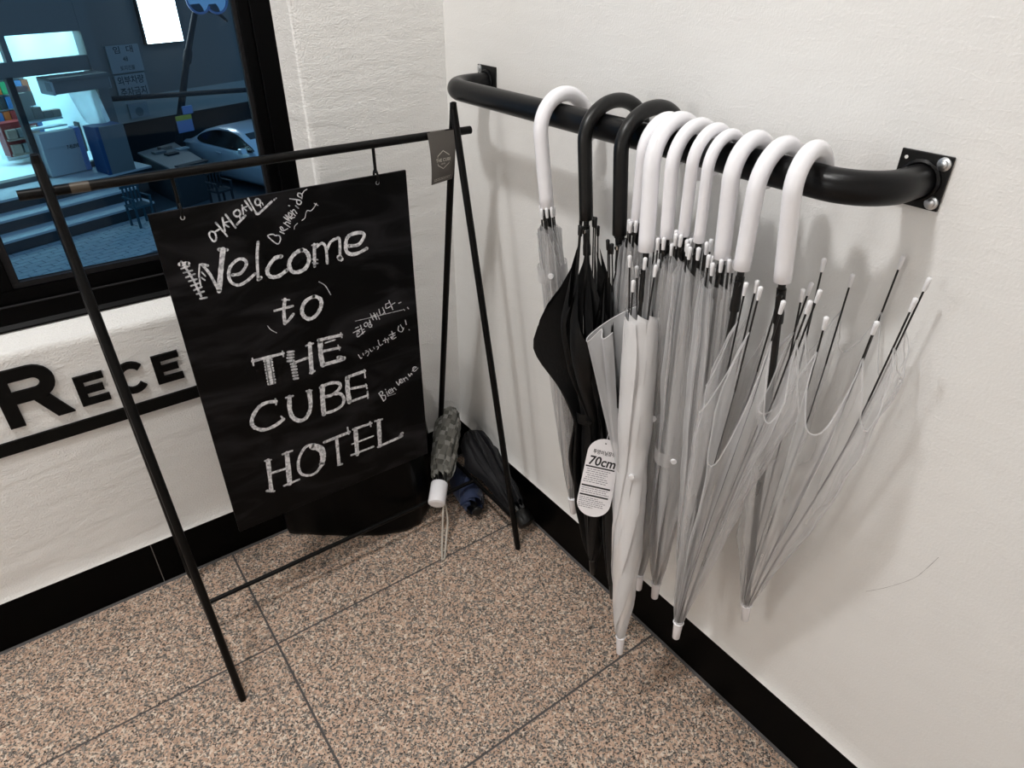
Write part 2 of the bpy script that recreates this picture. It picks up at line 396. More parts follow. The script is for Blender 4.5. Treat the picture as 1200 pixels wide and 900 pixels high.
CHALK = {
  'welcome': [(4.1,[(34,694),(45,659),(53,616)]),(9.0,[(31,689),(45,687)]),(3.7,[(31,680),(46,682)]),(3.7,[(33,671),(49,672)]),(3.7,[(35,661),(52,664)]),(3.7,[(38,652),(53,653)]),(3.8,[(40,642),(55,644)]),(3.8,[(43,632),(58,635)]),(3.8,[(46,623),(60,625)]),(4.2,[(50,612),(62,611)]),(2.9,[(65,681),(59,660),(57,638)]),(2.9,[(65,665),(70,655)]),(2.9,[(62,654),(67,647)]),(5.4,[(68,680),(79,675)]),(5.4,[(70,677),(79,657),(87,621)]),(9.6,[(114,701),(101,661),(88,618)]),(7.1,[(106,702),(121,698)]),(6.4,[(120,645),(137,645),(151,660),(149,671),(137,674),(120,663),(113,646),(115,630),(128,621),(146,626),(164,637)]),(5.6,[(183,701),(175,671),(168,624)]),(7.5,[(168,623),(174,626)]),(8.0,[(224,661),(210,660),(195,647),(189,635),(194,623),(210,620),(230,629)]),(8.5,[(268,665),(249,658),(237,642),(239,625),(251,619),(269,623),(280,639),(279,656),(268,665)]),(6.8,[(297,671),(290,623)]),(3.6,[(292,670),(304,671)]),(3.2,[(288,640),(299,636)]),(3.2,[(287,632),(298,628)]),(5.9,[(299,663),(314,670),(321,657),(319,623)]),(6.4,[(323,654),(333,668),(346,673),(354,669),(350,633)]),(11.2,[(347,631),(352,625)]),(8.0,[(373,651),(396,649),(411,664),(409,673),(392,676),(376,673),(368,661),(366,641),(376,631),(393,630),(415,636)])],
  'to': [(7.3,[(214,566),(207,539),(204,510)]),(3.7,[(208,566),(223,562)]),(6.5,[(204,511),(214,516),(226,527)]),(5.9,[(188,546),(228,546)]),(8.5,[(277,555),(256,548),(246,530),(249,514),(261,505),(277,511),(290,528),(291,545),(277,555)]),(1.4,[(167,516),(172,505),(183,494)]),(1.9,[(294,586),(307,573),(316,549)])],
  'the': [(7.0,[(120,444),(188,441)]),(3.2,[(121,451),(120,433)]),(3.3,[(187,447),(187,433)]),(7.0,[(145,436),(159,435)]),(7.1,[(145,428),(159,428)]),(7.1,[(145,421),(158,421)]),(7.1,[(144,414),(158,413)]),(7.1,[(144,406),(158,406)]),(7.1,[(144,399),(157,398)]),(7.1,[(143,392),(157,391)]),(7.2,[(143,384),(157,383)]),(7.2,[(143,377),(156,376)]),(5.7,[(198,441),(211,438)]),(5.7,[(197,434),(209,431)]),(5.7,[(195,427),(208,424)]),(5.8,[(194,419),(207,416)]),(5.8,[(200,409),(210,407)]),(5.8,[(200,402),(210,400)]),(5.8,[(200,394),(210,392)]),(5.8,[(200,386),(209,384)]),(5.9,[(200,378),(209,376)]),(5.9,[(200,370),(209,368)]),(6.8,[(207,410),(240,412)]),(9.2,[(250,446),(243,371)]),(4.8,[(241,443),(258,444)]),(5.9,[(239,372),(250,373)]),(11.7,[(275,444),(271,411),(272,381)]),(7.8,[(271,448),(327,444)]),(3.5,[(326,450),(327,437)]),(3.9,[(286,436),(310,437)]),(6.9,[(277,417),(318,413)]),(3.5,[(315,421),(317,407)]),(8.5,[(273,382),(324,380)]),(10.1,[(311,389),(325,382)])],
  'cube': [(8.9,[(150,327),(129,332),(108,325),(90,302),(90,281),(110,264),(137,265),(158,274)]),(4.2,[(150,334),(149,319)]),(4.2,[(154,284),(159,272)]),(10.0,[(182,328),(177,297),(180,270),(196,254),(213,259),(226,284),(229,326)]),(5.2,[(174,328),(190,327)]),(4.8,[(223,328),(235,325)]),(11.9,[(262,327),(257,288),(254,249)]),(8.1,[(257,325),(281,328),(303,320),(303,306),(282,295),(265,296)]),(8.2,[(285,296),(302,290),(309,274),(303,257),(278,249),(254,252)]),(12.1,[(326,327),(322,293),(322,258)]),(7.7,[(324,329),(372,330)]),(3.9,[(371,334),(371,311)]),(6.7,[(331,294),(371,288)]),(4.0,[(370,293),(372,279)]),(6.8,[(325,258),(371,259)]),(4.6,[(372,270),(371,250)])],
  'hotel': [(9.7,[(103,178),(94,87)]),(4.8,[(96,179),(110,176)]),(6.2,[(101,138),(139,135)]),(11.7,[(149,178),(140,86)]),(6.1,[(139,179),(162,179)]),(6.3,[(126,87),(164,88)]),(6.8,[(84,92),(100,83)]),(7.6,[(216,173),(193,174),(172,143),(170,108),(186,90),(209,89),(232,115),(237,150),(216,173)]),(13.8,[(210,170),(229,153),(233,127),(226,106)]),(8.9,[(243,169),(310,171)]),(4.5,[(307,187),(308,166)]),(8.4,[(275,167),(270,85)]),(5.9,[(267,85),(278,83)]),(11.1,[(327,174),(322,94)]),(7.1,[(321,175),(371,173)]),(3.9,[(368,179),(369,164)]),(4.6,[(312,132),(372,132)]),(6.6,[(306,99),(368,99)]),(11.3,[(392,173),(387,92)]),(5.9,[(382,175),(402,173)]),(8.1,[(382,92),(453,96)]),(10.3,[(447,97),(454,105)])],
  'korean_greeting': [(3.4,[(99,740),(95,733),(100,720),(106,724),(106,736),(99,740)]),(3.5,[(105,737),(117,742)]),(3.8,[(112,755),(127,725)]),(3.5,[(126,762),(125,735)]),(3.1,[(126,750),(134,742)]),(3.1,[(128,752),(137,753)]),(3.8,[(133,767),(146,738)]),(3.5,[(157,772),(149,768),(150,761),(157,759),(161,765),(157,772)]),(3.1,[(158,759),(159,751)]),(4.7,[(150,744),(169,758)]),(3.1,[(167,779),(166,761)]),(2.7,[(167,776),(173,767)]),(2.7,[(169,774),(176,775)]),(3.5,[(174,787),(183,766)]),(3.5,[(181,790),(190,761)]),(3.5,[(198,786),(193,782),(194,775),(200,774),(203,781),(198,786)]),(2.4,[(201,774),(202,768)]),(2.4,[(206,777),(207,772)]),(4.7,[(190,761),(195,757),(225,776)]),(3.6,[(230,778),(231,779)]),(2.8,[(234,780),(235,781)])],
  'spanish_greeting': [(2.6,[(205,707),(220,689),(228,696),(227,705),(219,707),(216,710),(208,711),(205,707)]),(2.4,[(230,713),(238,707)]),(2.2,[(238,716),(235,722),(232,721),(235,714),(241,714),(247,716)]),(2.2,[(241,729),(252,718)]),(2.2,[(243,727),(247,730),(254,725)]),(2.2,[(243,741),(255,729),(247,745),(258,734)]),(2.2,[(254,737),(261,742),(254,748),(256,737),(265,736)]),(2.2,[(259,751),(267,739)]),(2.2,[(262,748),(266,752),(271,743)]),(2.4,[(271,759),(276,753)]),(2.4,[(257,762),(259,761)]),(2.4,[(262,775),(280,769),(284,764),(280,760),(275,763),(275,769)]),(2.4,[(285,773),(279,778),(281,783),(288,779),(286,771)]),(2.0,[(287,778),(293,785),(300,788)]),(1.2,[(260,712),(262,718),(269,723)]),(1.6,[(279,727),(286,731),(290,741),(294,745),(301,743),(309,749),(315,756)]),(1.6,[(310,757),(318,751)])],
  'korean_welcome': [(2.3,[(363,451),(371,452)]),(2.3,[(356,441),(378,446)]),(2.3,[(365,442),(367,434),(372,440),(365,442)]),(2.6,[(376,455),(380,431)]),(2.3,[(378,441),(384,442)]),(2.6,[(365,436),(366,427),(385,436)]),(2.3,[(391,458),(385,454),(389,447),(395,452),(391,458)]),(2.3,[(393,453),(400,455)]),(2.3,[(400,462),(404,442)]),(2.3,[(401,450),(396,447),(400,442),(405,446),(401,450)]),(2.3,[(404,477),(410,459)]),(2.3,[(405,469),(418,470)]),(2.3,[(413,476),(419,457)]),(2.3,[(420,474),(426,456)]),(2.3,[(427,482),(430,466),(439,469)]),(2.3,[(437,484),(442,466)]),(2.3,[(446,490),(446,479),(457,481)]),(2.3,[(446,490),(454,491)]),(2.6,[(455,497),(463,471)]),(2.4,[(459,484),(470,487)]),(1.4,[(365,469),(419,466),(488,463)]),(2.7,[(480,483),(486,484)]),(2.4,[(491,464),(494,460)]),(2.4,[(502,466),(505,461)])],
  'japanese_greeting': [(2.1,[(361,380),(366,368),(369,369)]),(2.1,[(373,380),(374,374)]),(1.8,[(380,384),(384,384)]),(2.1,[(379,378),(387,381),(388,374),(384,369)]),(2.1,[(391,386),(395,378),(399,379)]),(2.1,[(402,387),(404,382)]),(2.1,[(410,386),(415,384),(412,378)]),(2.4,[(416,402),(419,387),(427,388)]),(2.1,[(429,396),(440,397),(442,387)]),(2.1,[(434,402),(435,389)]),(1.8,[(443,400),(445,396)]),(2.4,[(446,406),(463,408)]),(2.4,[(449,400),(462,402)]),(2.4,[(454,415),(457,398),(451,398),(455,393),(464,395)]),(2.4,[(474,423),(472,412),(481,405),(487,414)]),(2.4,[(479,425),(484,414)]),(2.4,[(493,434),(495,421)]),(2.5,[(501,405),(502,404)])],
  'french_greeting': [(3.1,[(402,254),(412,226)]),(2.8,[(401,253),(409,257),(412,250),(408,244),(417,242),(418,231),(412,226)]),(2.5,[(422,251),(426,238)]),(2.5,[(420,259),(421,257)]),(2.5,[(429,245),(435,249),(432,254),(428,248),(432,241),(438,243)]),(2.5,[(437,255),(442,243)]),(2.5,[(440,250),(445,254),(450,246)]),(2.5,[(452,270),(459,257),(462,273)]),(2.5,[(463,264),(469,267),(466,273),(463,269),(466,261),(472,263)]),(2.5,[(472,273),(477,262)]),(2.5,[(475,269),(480,273),(486,264)]),(2.5,[(488,280),(492,272),(496,279),(499,275)]),(2.5,[(500,285),(508,290),(513,292),(505,295),(502,288),(507,282),(517,288)]),(1.3,[(424,236),(447,236)])],
}

# ------------------------------------------------------------------ the room
SK = .1462            # skirting height
FACE = 0.0
# wall_left is the wall with the window (plane y = 0), wall_right the wall with the rail (plane x = 0)
WX0, WX1, WZ0, WZT = -2.05, -0.3824, .7644, 1.95    # plaster opening at the wall face
b = MB()
loops = [(-.014, 0.0, 0.0), (-.008, .0015, .0), (-.003, .005, .0), (0, .012, 0.0), (.004, .030, .010), (.0193, .0632, .0224)]
def opening(e, y, rise):
    x0, x1, z0, z1 = WX0 + e, WX1 - e, WZ0 + (e if e < 0 else 0) + rise, WZT - e
    return [(x0, y, z0), (x1, y, z0), (x1, y, z1), (x0, y, z1)]
rings = [opening(*l) for l in loops]
flat = [p for r in rings for p in r]
fs = []
for i in range(len(rings) - 1):
    for k in range(4):
        fs.append((i * 4 + k, i * 4 + (k + 1) % 4, (i + 1) * 4 + (k + 1) % 4, (i + 1) * 4 + k))
b.add(flat, fs)
x0, x1, z0, z1 = WX0 - .014, WX1 + .014, WZ0 - .014, WZT + .014
lip = [(-.0072, SK), (-.0066, SK + .0015), (-.0042, SK + .006), (-.0014, SK + .013), (0, SK + .040)]
b.add([(ROOM_X0, y, z) for y, z in lip] + [(0, y, z) for y, z in lip], [(i, i + 5, i + 6, i + 1) for i in range(4)])
zl = SK + .040
for (a0, a1, c0, c1) in ((ROOM_X0, 0, zl, z0), (x1, 0, z0, z1), (ROOM_X0, 0, z1, CEIL), (ROOM_X0, x0, z0, z1)):
    b.add([(a0, 0, c0), (a1, 0, c0), (a1, 0, c1), (a0, 0, c1)], [(0, 1, 2, 3)])
# the outer skin of the wall
b.box(ROOM_X0, WX0 + .0193, .15, .17, 0, CEIL); b.box(WX1 - .0193, .15, .15, .17, 0, CEIL)
b.box(ROOM_X0, .15, .021, .15, 0, SK + .01); b.box(WX0, WX1, .15, .17, 0, WZ0); b.box(WX0, WX1, .15, .17, WZT, CEIL)
b.box(WX0, WX1, .0632, .15, WZ0 - .02, WZ0 + .0224); b.box(WX1 - .0193, WX1 + .03, .0632, .15, WZ0, WZT)
b.box(WX0 - .03, WX0 + .0193, .0632, .15, WZ0, WZT); b.box(WX0, WX1, .0632, .15, WZT - .0193, WZT + .02)
wl = b.build('wall_left', M_['roughplaster'], smooth=True, normals=False); tag(wl, kind='structure')

b = MB()
b.add([(x, 0, z) for x, z in lip] + [(x, ROOM_Y0, z) for x, z in lip], [(i, i + 5, i + 6, i + 1) for i in range(4)])
b.add([(0, 0, zl), (0, ROOM_Y0, zl), (0, ROOM_Y0, CEIL), (0, 0, CEIL)], [(0, 1, 2, 3)])
b.box(.002, .15, ROOM_Y0, .15, 0, CEIL)
wr = b.build('wall_right', M_['plaster'], smooth=True, normals=False); tag(wr, kind='structure')
b = MB(); b.ribbon(smooth_pts([(SCR[i][0], SCR[i][1]) for i in range(len(SCR))], 5), .0007, lambda p, q: (-.0004, p, q), .9); b.build('scratch', M_['pencil'], wr, normals=False)
tag(MB().box(ROOM_X0 - .15, ROOM_X0, ROOM_Y0, .15, 0, CEIL).build('wall_far_left', M_['plaster']), kind='structure')
tag(MB().box(ROOM_X0 - .15, .15, ROOM_Y0 - .15, ROOM_Y0, 0, CEIL).build('wall_behind', M_['plaster']), kind='structure')
tag(MB().box(ROOM_X0 - .15, .15, ROOM_Y0 - .15, .17, CEIL, CEIL + .1).build('ceiling', M_['white']), kind='structure')

# floor: a grey bed with granite slabs on it
fl = MB().box(ROOM_X0, .02, ROOM_Y0, .02, -.06, -.0016).build('floor', M_['grout']); tag(fl, kind='structure')
xs = [-.012, -.8015, -1.62, -2.45, -3.26, ROOM_X0]
ys = [-.012, -.3838, -.9238, -1.4638, -2.0038, -2.5438, ROOM_Y0]
g = .0027
for i in range(len(xs) - 1):
    for j in range(len(ys) - 1):
        xa, xb = xs[i + 1] + g, xs[i] - (g if i else 0); ya, yb = ys[j + 1] + g, ys[j] - (g if j else 0)
        MB().box(xa, xb, ya, yb, -.03, 0).build('floor_slab', M_['granite'], fl, bevel=.0008, seg=1)
# grey joint strips along the skirting
tag(MB().prism([(-.0135, -.002), (0.0, -.002), (.0, .004), (-.0073, .004), (-.013, .001)], lambda p, q, d: (d, p, q), ROOM_X0, -.004).build('trim_1', M_['grout']), kind='structure')
tag(MB().prism([(-.0135, -.002), (0.0, -.002), (.0, .004), (-.0073, .004), (-.013, .001)], lambda p, q, d: (p, d, q), ROOM_Y0, -.004).build('trim_2', M_['grout']), kind='structure')
# black stone skirting, slab by slab
bl = tag(empty('baseboard_left'), kind='structure'); br = tag(empty('baseboard_right'), kind='structure')
cuts = [-.0, -.985, -1.785, ROOM_X0]
for i in range(3):
    MB().box(cuts[i + 1] + .0007, cuts[i] - .0007, -.0072, .02, 0.0, SK).build('skirting_slab', M_['skirt'], bl, bevel=.001, seg=1)
for x in cuts[1:3]: MB().box(x - .0009, x + .0009, -.0068, .019, 0, SK - .002).build('skirting_joint', M_['joint'], bl)
cuts = [-.0075, -1.45, ROOM_Y0]
for i in range(2):
    MB().box(-.0072, .0015, cuts[i + 1] + .0007, cuts[i] - .0007, 0.0, SK).build('skirting_slab', M_['skirt'], br, bevel=.001, seg=1)

# window
win = tag(empty('window_1', (-.75, .08, .8)), kind='structure')
def ring(name, x0, x1, z0, z1, wl_, wr_, wb, wt, y0, y1, m, parent=win):
    b = MB()
    b.box(x0, x1, y0, y1, z0, z0 + wb); b.box(x0, x1, y0, y1, z1 - wt, z1)
    b.box(x0, x0 + wl_, y0, y1, z0 + wb, z1 - wt); b.box(x1 - wr_, x1, y0, y1, z0 + wb, z1 - wt)
    return b.build(name, m, parent, bevel=.0015, seg=1)
FX0, FX1, FZ0, FZ1 = WX0 + .0193, -.4017, .7868, 1.93
ring('outer_frame', FX0, FX1, FZ0, FZ1, .045, .045, .052, .045, .0634, .125, M_['frame'])
GX0, GX1, GZ0 = -1.0323, -.4807, .8829
MB().box(-1.17, -1.105, .0634, .125, FZ0 + .05, FZ1 - .04).build('mullion', M_['frame'], win, bevel=.0015, seg=1)
ring('sash', -1.105, FX1 - .045, FZ0 + .052, FZ1 - .045, .058, .024, .031, .03, .072, .115, M_['frame'])
ring('glazing_bead', GX0 - .0147, GX1 + .010, GZ0 - .0131, FZ1 - .075, .0147, .010, .0131, .01, .076, .090, M_['bead'])
ring('sash', FX0 + .045, -1.17, FZ0 + .052, FZ1 - .045, .04, .058, .031, .03, .072, .115, M_['frame'])
MB().box(GX0 - .012, GX1 + .008, .092, .096, GZ0 - .010, FZ1 - .07).build('pane', M_['glass'], win)
MB().box(FX0 + .08, -1.225, .092, .096, GZ0 - .010, FZ1 - .07).build('pane', M_['glass'], win)
# drip rail along the bottom of the frame
MB().prism([(.0634, .790), (.0565, .788), (.0555, .7925), (.0634, .800)], lambda p, q, d: (d, p, q), FX0, FX1).build('drip_rail', M_['frame'], win)
MB().prism([(.0634, .8395), (.0600, .8385), (.0600, .8405), (.0634, .8425)], lambda p, q, d: (d, p, q), FX0 + .04, FX1 - .04).build('frame_lip', M_['bead'], win)

# ceiling lamps, and the hanging fill lamp added to even out the wall light
for n, (lx, ly, sz, pw, drop) in enumerate(LAMPS):
    zc = CEIL - drop
    root = empty('ceiling_lamp' if not drop else 'added_fill_lamp', (lx, ly, CEIL))
    tag(root, ['square white ceiling lamp over the chalkboard stand', 'square white ceiling lamp near the wall with the umbrella rail', 'large square added fill lamp hanging far from the umbrella rail'][n], 'lamp')
    if drop: MB().tube([(lx, ly, zc), (lx, ly, CEIL - .001)], .004, 8).build('cable', M_['blackplastic'], root)
    MB().box(lx - sz / 2 - .02, lx + sz / 2 + .02, ly - sz / 2 - .02, ly + sz / 2 + .02, zc - .03, zc - .0005).build('housing', M_['white'], root, bevel=.004)
    MB().box(lx - sz / 2, lx + sz / 2, ly - sz / 2, ly + sz / 2, zc - .034, zc - .0295).build('diffuser', M_['lamp'], root)
    ld = bpy.data.lights.new('lamp_light', 'AREA' if not drop else 'POINT'); ld.energy = pw; ld.color = (1.0, .99, .975)
    if drop: ld.shadow_soft_size = sz * .45
    else: ld.shape = 'SQUARE'; ld.size = sz
    lo = bpy.data.objects.new('lamp_light', ld); COL.objects.link(lo); lo.parent = root; lo.location = (0, 0, -.04 - drop - (sz * .5 if drop else 0))

# raised lettering RECEPTION with a bar under it
def wfn(p, q, d): return (p, d, q)
letters = {}
def E_poly(x, z, w, h, t): return [[(x, z), (x + w, z), (x + w, z + t), (x + t * 1.05, z + t), (x + t * 1.05, z + h / 2 - t / 2), (x + w * .9, z + h / 2 - t / 2), (x + w * .9, z + h / 2 + t / 2), (x + t * 1.05, z + h / 2 + t / 2), (x + t * 1.05, z + h - t), (x + w, z + h - t), (x + w, z + h), (x, z + h)]]
def arc(cx, cz, rx, rz, a0, a1, n=18): return [(cx + rx * math.cos(math.radians(a0 + (a1 - a0) * i / n)), cz + rz * math.sin(math.radians(a0 + (a1 - a0) * i / n))) for i in range(n + 1)]
def stroke_poly(out, inn): return [out + inn[::-1]]
def C_poly(cx, cz, rx, rz, t): return stroke_poly(arc(cx, cz, rx, rz, 42, 318), arc(cx, cz, rx - t, rz - t, 38, 322))
def O_polys(cx, cz, rx, rz, t): return stroke_poly(arc(cx, cz, rx, rz, 0, 180), arc(cx, cz, rx - t, rz - t, 0, 180)) + stroke_poly(arc(cx, cz, rx, rz, 180, 360), arc(cx, cz, rx - t, rz - t, 180, 360))
def P_polys(x, z, w, h, t):
    r = h * .3; cz = z + h - r
    return [[(x, z), (x + t, z), (x + t, z + h), (x, z + h)],
            [(x + t, z + h), (x + t, z + h - t), (x + w - r, z + h - t)] + arc(x + w - r, cz, r - t, r - t, 90, -90, 12) + [(x + t, cz - r + t), (x + t, cz - r), (x + w - r, cz - r)] + arc(x + w - r, cz, r, r, -90, 90, 12)]
zb = .5985
def letter(polys, which):
    b = MB()
    for p in polys: b.prism(p, wfn, -.0075, -.0002)
    o = b.build('sign_letter', M_['acrylic']); tag(o, 'raised black letter %s, on the wall under the window' % which, 'letter', 'raised black reception letters')
    return o
R_ = P_polys(-1.149, .5945, .112, .137, .0285)
R_.append([(-1.088, .648), (-1.057, .652), (-1.024, .5945), (-1.058, .5945)])
letter(R_, 'R, the tallest')
letter(E_poly(-1.008, zb, .059, .0755, .0165), 'E right after the tall R')
letter(C_poly(-.896, .6355, .0365, .0415, .0165), 'C between two letters E')
letter(E_poly(-.846, zb, .059, .0755, .0165), 'E right after the C')
letter(P_polys(-0.7520, zb, .057, .0755, .0165), 'P behind the chalkboard')
letter([[(-0.6580, zb), (-0.6415, zb), (-0.6415, zb + .059), (-0.6200, zb + .059), (-0.6200, zb + .0755), (-0.6800, zb + .0755), (-0.6800, zb + .059), (-0.6580, zb + .059)]], 'T behind the chalkboard')
letter([[(-0.6020, zb), (-0.5855, zb), (-0.5855, zb + .0755), (-0.6020, zb + .0755)]], 'I behind the chalkboard')
letter(O_polys(-0.5275, .6355, .0395, .0415, .0165), 'O behind the chalkboard')
letter([[(-0.4710, zb), (-0.4545, zb), (-0.4545, zb + .049), (-0.4210, zb), (-0.4045, zb), (-0.4045, zb + .0755), (-0.4210, zb + .0755), (-0.4210, zb + .028), (-0.4545, zb + .0755), (-0.4710, zb + .0755)]], 'N behind the chalkboard')
tag(MB().prism([(-2.1, .5333), (-.40, .5333), (-.40, .5644), (-2.1, .5644)], wfn, -.0065, -.0002).build('sign_bar', M_['acrylic']),
    'long flat black bar under the raised letters on the wall', 'sign bar')

# ------------------------------------------------------------------ umbrella rail
RX, RZ, RR = -.118, 1.224, .0222
RA, RB = -.189, -1.205
root = empty('wall_rail', (0, (RA + RB) / 2, RZ))
tag(root, 'black steel pipe rail bracketed to the white wall, holding the umbrellas', 'rail')
BR = .072
def bend(y, sgn):
    pts = []
    for i in range(13):
        a = math.pi / 2 * i / 12
        pts.append((RX + BR - BR * math.sin(a), y - sgn * (BR - BR * math.cos(a)) , RZ))
    return pts
pA = [(-.003, RA, RZ), (-.02, RA, RZ)] + [(RX + BR - BR * math.sin(math.pi / 2 * i / 12), RA - (BR - BR * math.cos(math.pi / 2 * i / 12)), RZ) for i in range(13)]
pB = [(-.003, RB, RZ), (-.02, RB, RZ)] + [(RX + BR - BR * math.sin(math.pi / 2 * i / 12), RB + (BR - BR * math.cos(math.pi / 2 * i / 12)), RZ) for i in range(13)]
MB().tube(pA + pB[::-1], RR, 28).build('pipe', M_['rail'], root, smooth=True)
for (y, hs, lab) in ((RA, .0365, 0), (RB, .0335, 1)):
    MB().box(-.0045, -.0003, y - hs, y + hs, RZ - .034, RZ + .036).build('wall_plate', M_['plate'], root, bevel=.0008, seg=1)
    ringp = [(-.006 - .001 * rnd.random(), y + (RR + .0025) * math.cos(a), RZ + (RR + .0025) * math.sin(a)) for a in [2 * math.pi * i / 22 for i in range(22)]]
    MB().tube(ringp, [.0028 + .0014 * rnd.random() for _ in ringp], 6, closed=True).build('weld_bead', M_['rail'], root, smooth=True)
    for (dy, dz) in (((-.024, .026), (-.024, -.024)) if lab else ((.027, .027),)):
        s_ = MB().tube([(-.0045, y + dy, RZ + dz), (-.0062, y + dy, RZ + dz), (-.0066, y + dy, RZ + dz)], [.0088, .0088, .0080], 16).build('washer', M_['zinc'], root, smooth=True)
        MB().tube([(-.0064, y + dy, RZ + dz), (-.009, y + dy, RZ + dz), (-.0098, y + dy, RZ + dz)], [.0056, .0052, .003], 14).build('screw', M_['zinc'], root, smooth=True)
    if lab: MB().tube([(-.0046, y + .025, RZ + .026), (-.0052, y + .025, RZ + .026)], .0024, 10).build('screw_hole', M_['white'], root)

# ------------------------------------------------------------------ chalkboard stand
LY = -.2565
A1 = Vector((-.9335, LY, 1.186)); A2 = Vector((-.1395, LY, 1.188))
F1 = Vector((-.9204, -.4868, .0)); F2 = Vector((-.1145, -.481, 0))
G1 = Vector((-.9204, -.0285, 0)); G2 = Vector((-.1145, -.0285, 0))
root = empty('sign_stand', (-.52, LY, 0))
tag(root, 'black metal A-frame stand with a top bar on the granite floor', 'stand')
for A, Fs in ((A1, (F1, G1)), (A2, (F2, G2))):
    for F in Fs:
        MB().tube([F + (A - F) * .0005 + Vector((0, 0, .0)), F + (A - F) * .02, F + (A - F) * 1.0, F + (A - F) * 1.012], [.0075, .0085, .0085, .006], 14).build('leg', M_['stand'], root, smooth=True)
BARZ = 1.1395
MB().tube([(-.976, LY, BARZ), (-.097, LY, BARZ)], .0088, 16).build('top_bar', M_['stand'], root, smooth=True)
ZS = .108
for A, F, G in ((A1, F1, G1), (A2, F2, G2)):
    k = ZS / A.z
    MB().tube([F + (A - F) * k, G + (A - G) * k], .0062, 12).build('side_strut', M_['stand'], root, smooth=True)
MB().tube([(-.921, LY, ZS), (-.117, LY, ZS)], .0062, 12).build('crossbar', M_['stand'], root, smooth=True)

BX0, BX1, BZ0, BZ1 = -.798, -.270, .2865, 1.0755
broot = empty('chalkboard', (-.534, LY, BZ0))
tag(broot, 'black chalkboard with white hand-lettered welcome text hanging from the stand', 'chalkboard')
MB().box(BX0, BX1, -.2600, -.2540, BZ0, BZ1).build('panel', M_['board'], broot, bevel=.0008, seg=1)
# worn frame lines of the board
for x in (-.7415, -.3415):
    hk = [(x, LY, BARZ - .004), (x, LY, BZ1 + .020), (x, LY, BZ1 + .004)]
    MB().tube(hk, .0035, 10).build('hanger_rod', M_['stand'], broot, smooth=True)
    lp = [(x + .0, LY + .010 * math.cos(t), BZ1 - .004 + .014 * math.sin(t)) for t in [2 * math.pi * i / 16 for i in range(16)]]
    MB().tube(lp, .0026, 8, closed=True).build('hook', M_['stand'], broot, smooth=True)
    MB().tube([(x, -.2605, BZ1 - .016), (x, -.2612, BZ1 - .016)], .0045, 12).build('eyelet', M_['zinc'], broot, smooth=True)
def bfn(h): return lambda p, q: (BX0 + p / 1000 , h, .284 + q / 1000)
hh = -.2603
for word, strokes in CHALK.items():
    b = MB()
    for i, (w, pts) in enumerate(strokes):
        closed = len(pts) > 4 and pts[0] == pts[-1]
        P = smooth_pts(pts, 5, closed) if len(pts) > 2 else [(pts[0][0] + (pts[1][0] - pts[0][0]) * t, pts[0][1] + (pts[1][1] - pts[0][1]) * t) for t in (0, .25, .5, .75, 1)]
        hh -= .000004
        b.ribbon(P, w, bfn(hh), .28)
        # round stroke ends
        for (cx, cy) in (P[0], P[-1]):
            b.add([bfn(hh)(cx + w * .48 * math.cos(t), cy + w * .48 * math.sin(t)) for t in [2 * math.pi * k / 8 for k in range(8)]], [tuple(range(8))])
    b.build('chalk_lettering', M_['chalk'], broot, normals=False)

# card on the top bar
croot = empty('hanging_card', (-.187, -.268, 1.03))
tag(croot, 'grey-brown paper card with a white hexagon logo hung over the top bar', 'card')
def card_pt(u, v, lift=0):
    # u 0..1 across, v 0 top .. 1 bottom
    x = -.2165 + .0675 * u - .007 * v * v
    y = -.2685 - .008 * math.sin(v * 3.0) + .010 * (u - .5) * v - .012 * v * v * (1 - u) + lift * -.0005
    z = 1.1490 - .108 * v - .001 * u
    return (x, y, z)
b = MB(); nu, nv = 6, 14
vs = [card_pt(i / nu, j / nv, k) for k in (0, 1) for j in range(nv + 1) for i in range(nu + 1)]
N = (nu + 1) * (nv + 1); fs = []
for j in range(nv):
    for i in range(nu):
        q = (j * (nu + 1) + i, j * (nu + 1) + i + 1, (j + 1) * (nu + 1) + i + 1, (j + 1) * (nu + 1) + i)
        fs.append(q); fs.append(tuple(N + k for k in q[::-1]))
b.add(vs, fs)
b.build('card_sheet', M_['card'], croot, smooth=True)
MB().box(-.207, -.170, -.2685, -.262, 1.1485, 1.1492).build('tape_strip', M_['tape'], croot)
b = MB()
def cfn(p, q): return card_pt(p, q, 2.2)
for pts in ([(.27, .50), (.27, .46), (.50, .365), (.74, .46), (.74, .475)], [(.27, .60), (.27, .635), (.50, .72), (.74, .63), (.74, .60)]):
    P = []
    for k in range(len(pts) - 1):
        for t in (0, .5): P.append((pts[k][0] + (pts[k + 1][0] - pts[k][0]) * t, pts[k][1] + (pts[k + 1][1] - pts[k][1]) * t))
    P.append(pts[-1]); b.ribbon(P, .016, cfn)
for body, sz, cx, cy in (('THE CUBE', .145, .5, .575), ('HOTEL', .065, .5, .635)):
    vs, fs, xa, xb = text_mesh(body, 1.0, None, .012)
    b.add([cfn(cx + (x - (xa + xb) / 2) * sz * .92, cy - y * sz * .62) for x, y in vs], fs)
for v, u1 in ((.915, .86), (.945, .86)):
    k = .12
    while k < u1:
        w = .02 + .06 * rnd.random(); b.ribbon([(k, v - .02 * k), (k + w, v - .02 * k - .02 * w)], .010, cfn); k += w + .02
b.build('card_print', M_['cardprint'], croot, normals=False)
# bits of tape on the bar and a small card seen at the left end
troot = MB().tube([(-.901, LY, BARZ), (-.872, LY, BARZ)], .0092, 16, caps=False).build('tape_wrap', M_['tape'], None, smooth=True)
tag(troot, 'brown strip of clear tape wrapped around the top bar', 'tape')

